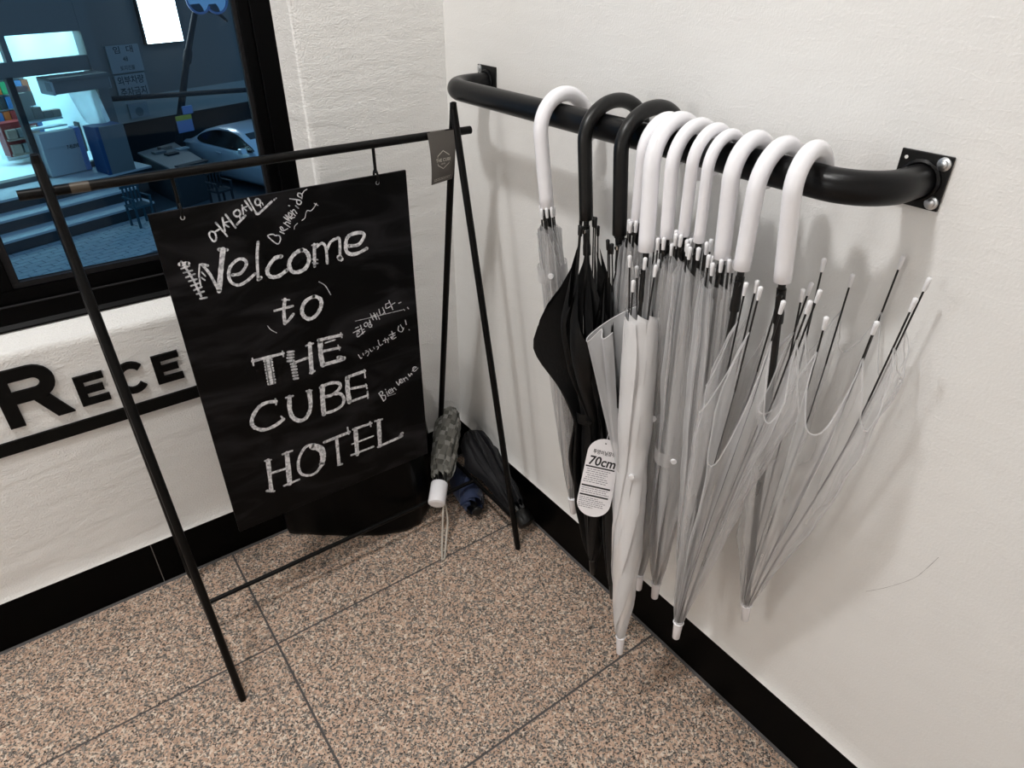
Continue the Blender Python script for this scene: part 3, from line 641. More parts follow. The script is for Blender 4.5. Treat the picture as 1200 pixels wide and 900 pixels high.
# ------------------------------------------------------------------ umbrellas on the rail
def frame_of(u, hint):
    e = Vector(hint); e = (e - u * e.dot(u)).normalized()
    return e, u.cross(e)

CLAMP_X = -.011
def canopy_points(base, u, L, prof, hint, seed, n=8, nt=16, ns=30, sag=0.0, twist=0.0, jit=.25, phase=0.0, crease=.0012):
    """folded canopy: prof rows are (s, rib radius, flap length, sideways shift, wrap angle in degrees)"""
    r_ = random.Random(seed)
    ea, eb = frame_of(u, hint)
    S = [p[0] for p in prof]
    xs_ = np.linspace(0, 1, 121); ker = np.hanning(15); ker /= ker.sum()
    dense = {}
    for k in range(1, 5):
        y = np.interp(xs_, S, [p[k] for p in prof])
        dense[k] = np.convolve(np.pad(y, 7, mode='reflect', reflect_type='odd'), ker, mode='valid')
    col = lambda s, k: float(np.interp(s, xs_, dense[k]))
    fa = [1 + jit * (r_.random() - .5) * 2 for _ in range(n)]
    fw = [1 + jit * (r_.random() - .5) * 2 for _ in range(n)]
    ph = [r_.random() * 6.28 for _ in range(n)]
    def rib(k, s, f=1.0):
        th = 2 * math.pi * k / n + phase + math.radians(twist) * s
        R = f * col(s, 1) * (1 + .12 * math.sin(ph[k % n]))
        p = base + u * (L * s) + ea * (col(s, 3) + R * math.cos(th)) + eb * (R * math.sin(th))
        p.x = min(p.x, CLAMP_X)
        return p
    def surf(k, t, sj):
        s = sj * (1 - sag * math.sin(math.pi * t) * fa[k])
        k2 = (k + 1) % n
        R = (col(s, 1) * (1 + .12 * math.sin(ph[k]))) * (1 - t) + (col(s, 1) * (1 + .12 * math.sin(ph[k2]))) * t
        bulge = math.sin(math.pi * t)
        rr = R + col(s, 2) * fa[k] * bulge ** .8 * (1 + .18 * math.sin(9 * s + ph[k]))
        th = 2 * math.pi * (k + t) / n + phase + math.radians(twist) * s + math.radians(col(s, 4)) * fw[k] * bulge
        rr *= 1 + .03 * math.sin(40 * s + 5 * ph[k]) * bulge
        cr_ = crease * min(1.0, s * 3) * bulge ** .5
        rr += cr_ * (math.sin(11 * t + ph[k] + 2.2 * math.sin(7 * s + ph[k2])) + .6 * math.sin(23 * t + 3 * ph[k2] + 3 * s) + .5 * math.sin(17 * s + 9 * t + ph[k]))
        p = base + u * (L * s) + ea * (col(s, 3) + rr * math.cos(th)) + eb * (rr * math.sin(th))
        p.x = min(p.x, CLAMP_X - .001 * math.sin(ph[k] + 5 * t))
        return p
    return rib, surf

def canopy_mesh(surf, n=8, nt=16, ns=30, s0=0.0):
    b = MB()
    for k in range(n):
        vs = [surf(k, i / nt, s0 + (1 - s0) * j / ns) for j in range(ns + 1) for i in range(nt + 1)]
        fs = [(j * (nt + 1) + i, j * (nt + 1) + i + 1, (j + 1) * (nt + 1) + i + 1, (j + 1) * (nt + 1) + i) for j in range(ns) for i in range(nt)]
        b.add(vs, fs)
    return b

def hem_mesh(surf, n=8, nt=16, r=.0011):
    b = MB()
    for k in range(n):
        b.tube([surf(k, i / nt, 1.0) for i in range(nt + 1)], r, 5)
    return b

def umbrella(label, H, T, rt, hook_r, head_deg, look, prof, hint=(-.3, -1, 0), seed=1, sag=.018, twist=0, jit=.3, fer=.045, gap=.012, hem=False, tail=.022, flat=1.0,
             rim=.975, strap=None, tip_len=.017, group=None, cat_group='umbrellas on the rail', wrapped_cap=True):
    H, T = Vector(H), Vector(T)
    u = (H - T).normalized()
    root = empty('long_umbrella', T)
    tag(root, label, 'umbrella', cat_group)
    wm = M_['whiteplastic'] if look != 'black' else M_['blackplastic']
    cm = {'clear': M_['clear'], 'loose': M_['clearloose'], 'black': M_['blackcloth'], 'frost': M_['frost']}[look]
    capm = M_['whitecap'] if look != 'black' else M_['blackplastic']
    # handle
    e = Vector((math.cos(math.radians(head_deg)), math.sin(math.radians(head_deg)), 0))
    e = (e - u * e.dot(u)).normalized()
    room = hook_r - rt - RR
    # start of the bend so that the hook rests on the pipe
    zB = 1.21
    for _ in range(6):
        B = H + u * ((zB - H.z) / u.z)
        K = B + e * hook_r
        dx = max(-room * .95, min(room * .95, RX - K.x))
        zK = RZ - math.sqrt(max(room * room - dx * dx, 0)) + .0006
        zB = zB + (zK - K.z)
    if flat < 1.0:      # a wide, low crook
        zB = RZ + RR + rt + .004 - flat * hook_r
    B = H + u * ((zB - H.z) / u.z); K = B + e * hook_r
    pts = [H + (B - H) * (i / 6) for i in range(6)]
    for i in range(25):
        a = math.pi * (1 - i / 24)
        pts.append(K + e * (hook_r * math.cos(a)) + u * (hook_r * flat * math.sin(a)))
    end = pts[-1]
    pts += [end - u * tail * .5 + e * .001, end - u * tail + e * .002, end - u * (tail + rt * .5) + e * .002, end - u * (tail + rt * .85) + e * .002]
    rad = [rt] * (len(pts) - 2) + [rt * .88, rt * .5]
    pts = [H - u * .0008] + pts; rad = [rt * .93] + rad
    MB().tube(pts, rad, 20).build('handle', wm, root, smooth=True)
    MB().tube([T + u * (fer * .8), H + u * .02], .0052, 12).build('shaft', M_['blackrod'], root, smooth=True)
    MB().tube([T, T + u * .0015, T + u * fer * .9, T + u * fer, T + u * (fer + .003), T + u * (fer + .006)], [.0066, .0076, .0092, .0096, .0112, .0085], 16).build('ferrule', wm, root, smooth=True)
    # spring catch under the handle
    ea, eb = frame_of(u, (-1, -.4, 0))
    Q = H - u * (gap + .004)
    MB().tube([Q + u * .004, Q - u * .028, Q - u * .034, Q - u * .05], [.0066, .0066, .0074, .0074], 12).build('runner', M_['blackplastic'], root, smooth=True)
    MB().tube([Q - u * .004 + ea * .004, Q - u * .004 + ea * .013], [.0042, .0038], 8).build('push_button', M_['chrome'] if look == 'black' else M_['blackplastic'], root, smooth=True)
    base = T + u * (fer - .002)
    L = ((H - T).length - fer - gap) * rim
    rib, surf = canopy_points(base, u, L, prof, hint, seed, sag=sag, twist=twist, jit=jit, phase=seed * .37, crease={'clear': .0019, 'loose': .0032, 'black': .0024, 'frost': .0005}[look])
    c = canopy_mesh(surf).build('canopy', cm, root, smooth='all', normals=False)
    if hem: hem_mesh(surf).build('hem', M_['frostthin'] if look == 'loose' else cm, c, smooth=True, normals=False)
    rr = random.Random(seed + 50)
    for k in range(8):
        ext = (1 / rim - 1) * (.55 + .6 * rr.random()) + (.0 if rim < .99 else .01)
        P = [rib(k, s, 1.0 if look == 'loose' else .86) for s in (0.02, .15, .3, .5, .7, .85, 1.0)]
        d = (P[-1] - P[-2]).normalized()
        endp = P[-1] + d * (L * ext)
        if look == 'black':
            MB().tube(P + [endp], .0013, 6).build('rib', M_['blackrod'], root, smooth=True, normals=False)
        else:
            rb_ = MB().tube(P[:-1], .0012, 6).build('rib', M_['steelrib'], root, smooth=True, normals=False)
            MB().tube([P[-2], P[-1], endp], .0014, 6).build('rib_end', M_['blackrod'], rb_, smooth=True, normals=False)
        MB().tube([endp - d * .003, endp + d * .002, endp + d * (tip_len * .55), endp + d * (tip_len * .9), endp + d * tip_len], [.0026, .0031, .0033, .0036, .002], 8).build('rib_tip', capm, root, smooth=True)
    if strap:
        s, wd = strap
        S = [p[0] for p in prof]
        R = float(np.interp(s, S, [p[1] for p in prof])) + float(np.interp(s, S, [p[2] for p in prof])) * .95
        sh = float(np.interp(s, S, [p[3] for p in prof]))
        e1, e2 = frame_of(u, hint)
        cc = base + u * (L * s) + e1 * sh
        ringp = []
        b = MB(); n = 24
        vs = []
        for j in (-1, 1):
            for i in range(n):
                a = 2 * math.pi * i / n
                rrr = R * (1.02 + .04 * math.sin(3 * a + seed))
                p = cc + u * (j * wd / 2 + .004 * math.sin(a)) + e1 * rrr * math.cos(a) + e2 * rrr * math.sin(a)
                p.x = min(p.x, CLAMP_X + .001)
                vs.append(p)
        b.add(vs, [(i, (i + 1) % n, n + (i + 1) % n, n + i) for i in range(n)])
        st = b.build('strap', cm if look != 'loose' else M_['clear'], root, smooth='all', normals=False)
        a = math.atan2(e2.dot(Vector((-.7, -.7, 0))), e1.dot(Vector((-.7, -.7, 0))))
        dirn = e1 * math.cos(a) + e2 * math.sin(a)
        MB().tube([cc + dirn * R * .98, cc + dirn * (R * 1.02 + .003)], [.006, .005], 12).build('snap_button', capm, st, smooth=True)
    return root, base, u, L

SLIM = [(0, .0075, .0005, 0, 0), (.06, .010, .003, 0, 40), (.2, .0135, .006, 0, 70), (.45, .0165, .009, 0, 90), (.7, .0185, .011, 0, 95), (.88, .019, .011, 0, 90), (1, .0165, .006, 0, 50)]
FAT = [(0, .0075, .0005, 0, 0), (.06, .012, .004, 0, 30), (.2, .018, .008, 0, 45), (.45, .021, .012, 0, 60), (.7, .022, .015, 0, 60), (.88, .022, .013, 0, 60), (1, .020, .010, 0, 40)]
BLACK = [(0, .0085, .0005, 0, 0), (.04, .012, .004, 0, 20), (.15, .016, .010, 0, 40), (.32, .020, .018, 0, 60), (.44, .021, .017, 0, 70), (.52, .018, .010, .0, 70), (.58, .020, .018, .002, 45), (.66, .022, .036, .008, 30), (.75, .026, .054, .010, 26), (.83, .027, .055, .009, 26), (.90, .026, .036, .004, 35), (.95, .025, .022, 0, 45), (1, .021, .014, 0, 45)]
BLACK2 = [(s, r, f * .85, -sh, w) for s, r, f, sh, w in BLACK]
FROST = [(0, .008, .0005, 0, 0), (.04, .012, .003, 0, 40), (.14, .0185, .005, 0, 80), (.35, .0245, .006, 0, 110), (.52, .0245, .006, 0, 120), (.60, .0215, .005, 0, 120), (.7, .0245, .007, 0, 110), (.9, .025, .006, 0, 90), (1, .0245, .004, 0, 60)]
LOOSE10 = [(0, .008, .0005, 0, 0), (.08, .012, .004, .001, 10), (.25, .020, .012, .010, 10), (.45, .027, .022, .024, 5), (.65, .033, .034, .040, 0), (.85, .040, .046, .056, 0), (1, .044, .052, .064, 0)]
LOOSE11 = [(0, .008, .0005, 0, 0), (.06, .012, .004, .003, 5), (.25, .026, .014, .022, 5), (.5, .045, .024, .052, 0), (.75, .060, .030, .080, 0), (1, .070, .034, .100, 0)]

umbrella('clear umbrella with white crook handle hung alone next to the stand', (-.162, -.6219, 1.0662), (-.108, -.6992, .3044), .0137, .062, 5, 'clear',
         [(s, r * 1.0, f * 1.05, sh, w) for s, r, f, sh, w in SLIM], seed=3, strap=(.86, .03))
umbrella('black cloth umbrella next to the lone clear one, bulging above its strap', (-.162, -.7347, 1.0735), (-.144, -.8206, .2201), .0125, .076, 4, 'black', BLACK, hint=(-.55, .8, 0), seed=5, sag=.21, jit=.4, strap=(.53, .025), rim=.95, tip_len=.016, flat=.74)
umbrella('black cloth umbrella squeezed between another black one and white handles', (-.162, -.821, 1.0701), (-.117, -.8675, .1612), .0125, .074, 4, 'black', BLACK2, hint=(-.4, .9, 0), seed=8, sag=.21, jit=.4, strap=(.53, .025), rim=.94, tip_len=.016, flat=.74)
umbrella('clear umbrella half hidden behind the frosted white umbrella', (-.1575, -.8546, 1.1039), (-.1125, -.833, .2975), .0115, .047, 4, 'clear', SLIM, seed=11, strap=(.8, .025))
ru5, b5, u5, L5 = umbrella('large frosted white umbrella wrapped in spirals, reaching lowest to the floor', (-.1845, -.9053, 1.0723), (-.225, -1.0007, .1845), .0132, .066, 8, 'frost', FROST, seed=14, twist=150, jit=.1, fer=.046, strap=(.58, .022), rim=.915, gap=.03, sag=.02)
umbrella('clear umbrella with white crook handle touching the frosted umbrella handle', (-.162, -.9246, 1.0962), (-.135, -.9539, .2849), .0108, .055, 5, 'clear', FAT, seed=17, strap=(.6, .02))
umbrella('small clear umbrella with slim white handle, tip ending highest of all', (-.162, -.9577, 1.1101), (-.09, -.9164, .3803), .0092, .042, 5, 'clear', SLIM, seed=21)
umbrella('small clear umbrella with slim white handle beside the gap on the rail', (-.162, -.9885, 1.1084), (-.126, -.9938, .2889), .0088, .042, 5, 'clear', FAT, seed=24, strap=(.5, .03))
umbrella('clear umbrella with thick white handle between slim and loose ones', (-.162, -1.0345, 1.0972), (-.117, -1.0588, .3319), .0122, .048, 6, 'clear', FAT, seed=28)
umbrella('clear umbrella hanging loose, its vinyl flaring open like a flower', (-.171, -1.077, 1.0962), (-.162, -1.0894, .2829), .0122, .055, 6, 'loose', LOOSE10, hint=(.1, -1, 0), seed=31, sag=.27, jit=.35, hem=True, rim=.93)
umbrella('clear umbrella nearest the end bracket, spread open against the wall', (-.162, -1.1383, 1.0973), (-.0675, -1.1736, .3554), .0122, .044, 8, 'loose', LOOSE11, hint=(.75, -.75, 0), seed=36, sag=.15, jit=.3, hem=True, rim=.90)

# loose flap of the frosted umbrella
rimP = [(-.176, -.900, .972), (-.184, -.872, .950), (-.196, -.846, .925), (-.210, -.828, .902), (-.222, -.823, .889), (-.230, -.833, .888), (-.226, -.846, .905), (-.222, -.856, .920), (-.228, -.866, .922), (-.236, -.874, .916), (-.240, -.886, .921),
        (-.232, -.895, .934)]
rimP = [Vector(p) for p in smooth_pts(rimP, 3)]
apx = b5 + u5 * (L5 * .585)
nR = len(rimP); b = MB(); vs = []
for j in range(11):
    f = j / 10
    for i, p in enumerate(rimP):
        a = math.radians(110 - 100 * i / (nR - 1))
        low = apx + Vector((-.026 * math.cos(a) * .8 - .008, .026 * math.sin(a), -.004))
        q = low + (p - low) * f
        q += Vector((-.5, -.1, .2)) * (.006 * math.sin(math.pi * f) * math.sin(i * .9))
        vs.append(q)
b.add(vs, [(j * nR + i, j * nR + i + 1, (j + 1) * nR + i + 1, (j + 1) * nR + i) for j in range(10) for i in range(nR - 1)])
fl_ = b.build('canopy_flap', M_['frostthin'], ru5, smooth='all', normals=False)
MB().tube(rimP, .0009, 5).build('hem', M_['frost'], fl_, smooth=True, normals=False)

# swing tag
tc_ = Vector((-.225, -.8889, .6034)); th_ = Vector((.6958, -.7183, 0)); tv_ = Vector((.1742, .1688, .9701)); tn_ = Vector((-.6968, -.6750, .2425))
rot = math.radians(-6.6); ch, sh = math.cos(rot), math.sin(rot)
TH = th_ * ch + tv_ * sh; TV = -th_ * sh + tv_ * ch
def tfn(p, q, d=0.0): return tc_ + TH * p + TV * q + tn_ * d
troot = empty('swing_tag', tc_ - TV * .085)
tag(troot, 'white rounded cardboard tag printed 70cm hanging among the umbrellas', 'tag')
hw, hh_, cr = .0335, .0855, .0325
outl = []
for cx, cy, a0 in ((hw - cr, hh_ - cr, 0), (-hw + cr, hh_ - cr, 90), (-hw + cr, -hh_ + cr, 180), (hw - cr, -hh_ + cr, 270)):
    outl += [(cx + cr * math.cos(math.radians(a0 + 90 * i / 8)), cy + cr * math.sin(math.radians(a0 + 90 * i / 8))) for i in range(9)]
MB().prism(outl, tfn, -.0004, .0004).build('card', M_['paper'], troot, normals=True)
b = MB()
def put(body, x0, x1, y, hgt, off=.0, slant=0.0):
    vs, fs, xa, xb = text_mesh(body, 1.0, None, off)
    k = (x1 - x0) / (xb - xa)
    b.add([tfn(x0 + (x - xa) * k + slant * y_ * hgt, y + y_ * hgt, .0007) for x, y_ in vs], fs)
put('투명비닐장우산', -.0225, .0285, .0525, .0105, .012)
b.build('title_print', M_['ink'], troot, normals=False); b = MB()
put('70cm', -.0275, .0245, .0275, .0270, .022, .12)
b.build('size_print', M_['ink'], troot, normals=False)
for (x0, x1, y0, y1) in ((-.031, .026, .0215, .0245), (-.031, .026, -.0210, -.0175), (-.031, .026, -.0415, -.0380)):
    b = MB(); b.add([tfn(x0, y0, .0007), tfn(x1, y0, .0007), tfn(x1, y1, .0007), tfn(x0, y1, .0007)], [(0, 1, 2, 3)])
    b.build('printed_bar', M_['ink'], troot, normals=False)
b = MB(); b.add([tfn(-.002 + .0017 * math.cos(a), .0765 + .0017 * math.sin(a), .0007) for a in [2 * math.pi * i / 10 for i in range(10)]], [tuple(range(10))])
b.build('punch_hole', M_['ink'], troot, normals=False)
b = MB()
for y in [.0165 - .0046 * i for i in range(7)] + [-.0255, -.0300, -.0345] + [-.0465 - .0042 * i for i in range(6)]:
    x = -.030 + (.006 if y > -.01 else 0) * rnd.random()
    stop = .027 - .022 * rnd.random() - max(0, (-y - .055)) * .5
    while x < stop:
        w = .002 + .006 * rnd.random(); b.add([tfn(x, y, .0006), tfn(min(x + w, stop), y, .0006), tfn(min(x + w, stop), y + .0016, .0006), tfn(x, y + .0016, .0006)], [(0, 1, 2, 3)]); x += w + .0012
fp = b.build('fine_print', M_['greyink'], troot, normals=False)
MB().tube([tfn(-.002, .0765, .001), tfn(-.001, .095, -.004), tfn(.012, .125, -.018), tfn(.02, .16, -.03)], .0005, 5).build('string', M_['whitecap'], troot)

# ------------------------------------------------------------------ folded umbrellas in the corner
def compact(name, label, P0, P1, handle_len, hr, prof, cloth, handle_m, seed, twist, group='folding umbrellas in the corner'):
    P0, P1 = Vector(P0), Vector(P1)
    u = (P1 - P0).normalized()
    root = empty(name, P0); tag(root, label, 'umbrella', group)
    MB().tube([P0, P0 + u * .002, P0 + u * .004, P0 + u * (handle_len - .003), P0 + u * handle_len], [hr * .86, hr * .97, hr, hr, hr * .9], 22).build('handle', handle_m, root, smooth=True)
    MB().tube([P0 + u * .0004, P0 - u * .0006], hr * .62, 18).build('end_cap', handle_m, root, smooth=True)
    base = P1; L = (P1 - P0).length - handle_len - .012
    global CLAMP_X
    rib, surf = canopy_points(base, -u, L, prof, (1, .1, .2), seed, sag=.06, twist=twist, jit=.35)
    canopy_mesh(surf, ns=22).build('canopy', cloth, root, smooth='all', normals=False)
    MB().tube([P0 + u * (handle_len - .002), P1], .006, 10).build('shaft', M_['blackrod'], root, smooth=True)
    for k in range(8):
        e = rib(k, 1.0)
        MB().tube([e, e - u * .012], [.0018, .0028], 6).build('rib_tip', M_['blackplastic'], root, smooth=True)
    return root, u
C1 = [(0, .006, .004, 0, 10), (.06, .018, .010, 0, 30), (.2, .026, .012, 0, 60), (.5, .029, .011, 0, 70), (.8, .026, .010, 0, 60), (1, .020, .008, 0, 30)]
ru, u_ = compact('folding_umbrella', 'grey checked folding umbrella with white handle resting on the crossbar', (-.277, -.300, .128), (-.066, -.050, .245), .070, .0255, C1, M_['plaid'], M_['whiteplastic'], 61, 60)
loop = smooth_pts([(-.254, -.300, .112), (-.266, -.312, .070), (-.280, -.328, .022), (-.297, -.352, .005), (-.313, -.380, .004), (-.319, -.388, .004), (-.311, -.389, .004), (-.294, -.366, .005), (-.270, -.334, .020), (-.250, -.312, .060), (-.248, -.300, .112)], 5)
MB().tube(loop, .0031, 7).build('wrist_cord', M_['cord'], ru, smooth=True)
C2 = [(0, .006, .003, 0, 10), (.08, .022, .008, 0, 40), (.3, .029, .010, 0, 80), (.7, .030, .012, 0, 90), (.95, .028, .012, 0, 90), (1, .024, .010, 0, 60)]
compact('folding_umbrella', 'navy blue rolled folding umbrella lying on the floor by the corner', (-.150, -.322, .044), (-.094, -.105, .044), .012, .016, C2, M_['navycloth'], M_['blackplastic'], 66, 120)
C3 = [(0, .006, .006, 0, 0), (.1, .024, .020, 0, 20), (.35, .030, .024, 0, 30), (.55, .024, .014, 0, 30), (.8, .024, .014, 0, 30), (1, .019, .010, 0, 20)]
compact('folding_umbrella', 'loosely closed black folding umbrella leaning on the skirting in the corner', (-.052, -.446, .034), (-.062, -.140, .200), .048, .0265, C3, M_['charcloth'], M_['blackplastic'], 71, 30)

# black bag behind the chalkboard
foot = [(-.640, -.022), (-.575, -.085), (-.507, -.142), (-.425, -.196), (-.345, -.228), (-.290, -.222), (-.225, -.165), (-.175, -.095), (-.165, -.030), (-.24, -.022), (-.40, -.020), (-.55, -.020)]
foot = smooth_pts(foot, 4, True)[:-1]
cx, cy = -.39, -.10
b = MB(); nF = len(foot); vs = []
levels = [(0, .93), (.006, .985), (.02, 1.0), (.06, 1.02), (.12, 1.01), (.2, .98), (.28, .95), (.36, .93), (.43, .91), (.478, .86), (.50, .74), (.505, .4)]
for z, k in levels:
    for i, (x, y) in enumerate(foot):
        wob = 1 + .018 * math.sin(i * 1.7 + z * 9) + .014 * math.sin(i * .6 - z * 23)
        kk = k * (wob if 0 < z < .5 else 1)
        vs.append((min(cx + (x - cx) * kk, -.128), max(min(cy + (y - cy) * kk, -.008), -.243), z + (.01 * math.sin(i * .8) if z > .3 else 0)))
n = len(levels)
b.add(vs, [(j * nF + i, j * nF + (i + 1) % nF, (j + 1) * nF + (i + 1) % nF, (j + 1) * nF + i) for j in range(n - 1) for i in range(nF)] + [tuple(range((n - 1) * nF, n * nF)), tuple(range(nF - 1, -1, -1))])
tag(b.build('plastic_bag', M_['bag'], None, smooth='all'), 'full black plastic bag slumped on the floor behind the chalkboard', 'bag')

# ------------------------------------------------------------------ outside the window: a street at night
EX = empty  # alias
E1 = Vector((math.cos(math.radians(21)), math.sin(math.radians(21)), 0)); E2 = Vector((-E1.y, E1.x, 0))
EO = Vector((-1.6212, 14.5794, -3.579))       # street level, at the foot of the steps
def ext(a, b_, z): return EO + E1 * a + E2 * b_ + Vector((0, 0, z))
def ebox(b, a0, a1, b0, b1, z0, z1):
    v = [ext(*p) for p in ((a0, b0, z0), (a1, b0, z0), (a1, b1, z0), (a0, b1, z0), (a0, b0, z1), (a1, b0, z1), (a1, b1, z1), (a0, b1, z1))]
    return b.add(v, [(0, 3, 2, 1), (4, 5, 6, 7), (0, 1, 5, 4), (1, 2, 6, 5), (2, 3, 7, 6), (3, 0, 4, 7)])
def equad(b, a0, a1, z0, z1, bb): return b.add([ext(a0, bb, z0), ext(a1, bb, z0), ext(a1, bb, z1), ext(a0, bb, z1)], [(0, 1, 2, 3)])
def eb1(name, m, parent, *d, bevel=0.0): return ebox(MB(), *d).build(name, m, parent, bevel=bevel, seg=1)
X_ = {}
X_['paver'] = plain('street_paver', (.30, .34, .36), .8, bump=.3, bscale=40, var=.15)
X_['asphalt'] = plain('street_joint', (.06, .07, .08), .9)
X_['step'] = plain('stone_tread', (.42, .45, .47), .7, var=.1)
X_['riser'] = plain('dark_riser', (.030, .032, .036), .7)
X_['wall'] = plain('grey_brown_wall', (.16, .15, .14), .8, var=.08)
X_['pale'] = plain('pale_render', (.34, .33, .30), .8)
X_['dark'] = plain('dark_recess', (.012, .014, .018), .8)
X_['storewall'] = plain('shop_white', (.75, .82, .84), .6)
X_['grey'] = plain('grey_box', (.14, .145, .145), .6)
X_['greylight'] = plain('pale_grey_panel', (.42, .44, .44), .5)
X_['blue'] = plain('blue_panel', (.010, .055, .15), .5)
X_['notice'] = plain('notice_board_white', (.25, .26, .26), .6)
X_['yellow'] = plain('yellow_strip', (.42, .40, .05), .6)
X_['bluesheet'] = plain('blue_sheet', (.16, .24, .46), .6)
X_['silver'] = plain('silver_car_paint', (.55, .62, .68), .28, metal=.35, spec=.6, coat=.6)
X_['carglass'] = plain('car_glass', (.004, .004, .005), .12, spec=.6)
X_['tyre'] = plain('tyre_rubber', (.012, .012, .012), .8)
X_['redpack'] = plain('red_packet', (.22, .02, .02), .5)
X_['greenpack'] = plain('green_packet', (.02, .25, .10), .5)
X_['orangepack'] = plain('orange_packet', (.40, .09, .015), .5)
X_['bluepack'] = plain('blue_packet', (.03, .12, .30), .5)
X_['brownpack'] = plain('brown_carton', (.22, .17, .14), .7)
X_['tarp'] = film_mat('clear_tarp', .45, .8, tint=(.8, .85, .86), gloss=.3, rough=.3)
X_['shopglass'] = film_mat('shop_glass', .04, .12, tint=(.7, .85, .88), gloss=.6, rough=.02)
X_['sign'] = emit('light_box', (1, 1, 1), 9.0)
X_['shoplamp'] = emit('shop_lamp', (.60, .93, 1.0), 30.0)
X_['mirror'] = plain('street_mirror', (.45, .6, .75), .06, metal=1)

# ground
gr = eb1('ground_outside', X_['asphalt'], None, -7, 12, -8, 7, -.3, -.012); tag(gr, kind='structure')
pv = None
PA, PB = .34, .17
for j in range(13):
    for i in range(16):
        a0 = -1.6 + i * PA + (PA / 2 if j % 2 else 0); b0 = -PB * (j + 1)
        if a0 > 3.6: continue
        if pv is None:
            pv = ebox(MB(), a0 + .008, a0 + PA - .008, b0 + .008, b0 + PB - .008, -.03, 0).build('paver', X_['paver'], gr); o0 = (a0, b0)
        else:
            c = bpy.data.objects.new('paver', pv.data); COL.objects.link(c); c.parent = gr
            c.location = E1 * (a0 - o0[0]) + E2 * (b0 - o0[1])
# steps and platform
stp = empty('stone_steps', ext(1, 0, 0)); tag(stp, 'three pale stone steps with dark risers seen through the window', 'steps')
for i in range(3):
    b0 = .51 * i; z1 = .255 * (i + 1)
    ar = 3.3 if i < 2 else 4.05
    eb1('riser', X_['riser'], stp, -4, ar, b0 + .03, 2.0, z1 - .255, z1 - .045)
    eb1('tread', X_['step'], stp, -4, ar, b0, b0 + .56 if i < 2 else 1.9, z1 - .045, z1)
PZ = .765
pw = eb1('platform_outside', X_['step'], None, -4, 4.05, 1.91, 7.0, .3, PZ - .002); tag(pw, kind='structure')
# shop: back wall, sides, front
sb = 2.125
shop = empty('shop_building', ext(2, sb, PZ)); tag(shop, 'brightly lit shop with open doorway across the street at night', 'building')
eb1('back_wall', X_['storewall'], shop, -4, 4.0, 6.0, 6.15, PZ, 4.2)
eb1('side_wall', X_['storewall'], shop, 3.95, 4.08, sb + .1, 6.0, PZ, 4.2)
eb1('shop_ceiling', X_['storewall'], shop, -4, 4.0, sb, 6.0, 4.0, 4.1)
eb1('shop_floor', X_['storewall'], shop, -4, 3.95, sb + .05, 6.0, PZ - .1, PZ + .03)
eb1('fascia', X_['wall'], shop, -4, 4.1, sb - .05, sb + .12, 3.64, 6.5)
eb1('transom_bar', X_['wall'], shop, -4, 3.95, sb - .03, sb + .1, 2.84, 3.15)
eb1('corner_pier', X_['wall'], shop, 3.86, 4.12, sb - .06, sb + .3, PZ, 6.5)
eb1('door_post', X_['dark'], shop, 2.03, 2.16, sb - .04, sb + .1, PZ, 2.86)
eb1('transom_post', X_['wall'], shop, 2.16, 2.28, sb - .04, sb + .1, 3.10, 3.66)
eb1('door_sill', X_['wall'], shop, -4, 2.1, sb - .18, sb + .06, PZ, PZ + .10)
eb1('window_sill', X_['wall'], shop, 2.16, 3.86, sb - .05, sb + .12, PZ, PZ + .12)
eb1('transom_pane', X_['shopglass'], shop, 2.28, 3.86, sb + .03, sb + .04, 3.15, 3.64)
eb1('shop_pane', X_['shopglass'], shop, 2.16, 3.86, sb + .03, sb + .04, PZ + .12, 2.84)
for i, (a, bb) in enumerate(((1.0, 3.4), (2.9, 3.2), (1.0, 5.0), (2.9, 5.0))):
    l = eb1('shop_lamp', X_['shoplamp'], shop, a - .6, a + .6, bb - .12, bb + .12, 3.93, 3.98)
# goods in the shop
def goods(label, cat, parts, group=None):
    r = empty(label[0], ext(*parts[0][2][0:1], parts[0][2][2], parts[0][2][4])); tag(r, label[1], cat, group)
    for nm, m, d in parts: eb1(nm, X_[m] if m in X_ else M_[m], r, *d)
    return r
goods(('display_rack', 'maroon snack rack inside the lit shop doorway'), 'rack',
      [('rack_frame', 'redpack', (2.15, 2.95, 3.55, 3.85, 1.0, 1.75)), ('shelf', 'brownpack', (2.18, 2.92, 3.45, 3.55, 1.02, 1.06)), ('shelf', 'brownpack', (2.18, 2.92, 3.45, 3.55, 1.36, 1.40))]
      + [('packet', k, (2.2 + .24 * i, 2.4 + .24 * i, 3.44, 3.54, z, z + .2)) for i, k in enumerate(('brownpack', 'grey', 'brownpack')) for z in (1.07, 1.41)])
goods(('drinks_shelf', 'white shelf of coloured packets inside the shop doorway'), 'shelf',
      [('shelf_frame', 'storewall', (2.3, 3.3, 4.2, 4.5, PZ, 2.9))] + [('packet', ('orangepack', 'redpack', 'bluepack', 'greenpack', 'storewall', 'orangepack', 'dark')[(i * 3 + j) % 7], (2.35 + .16 * i, 2.49 + .16 * i, 4.05, 4.2, 1.0 + .32 * j, 1.26 + .32 * j)) for i in range(6) for j in range(6)])
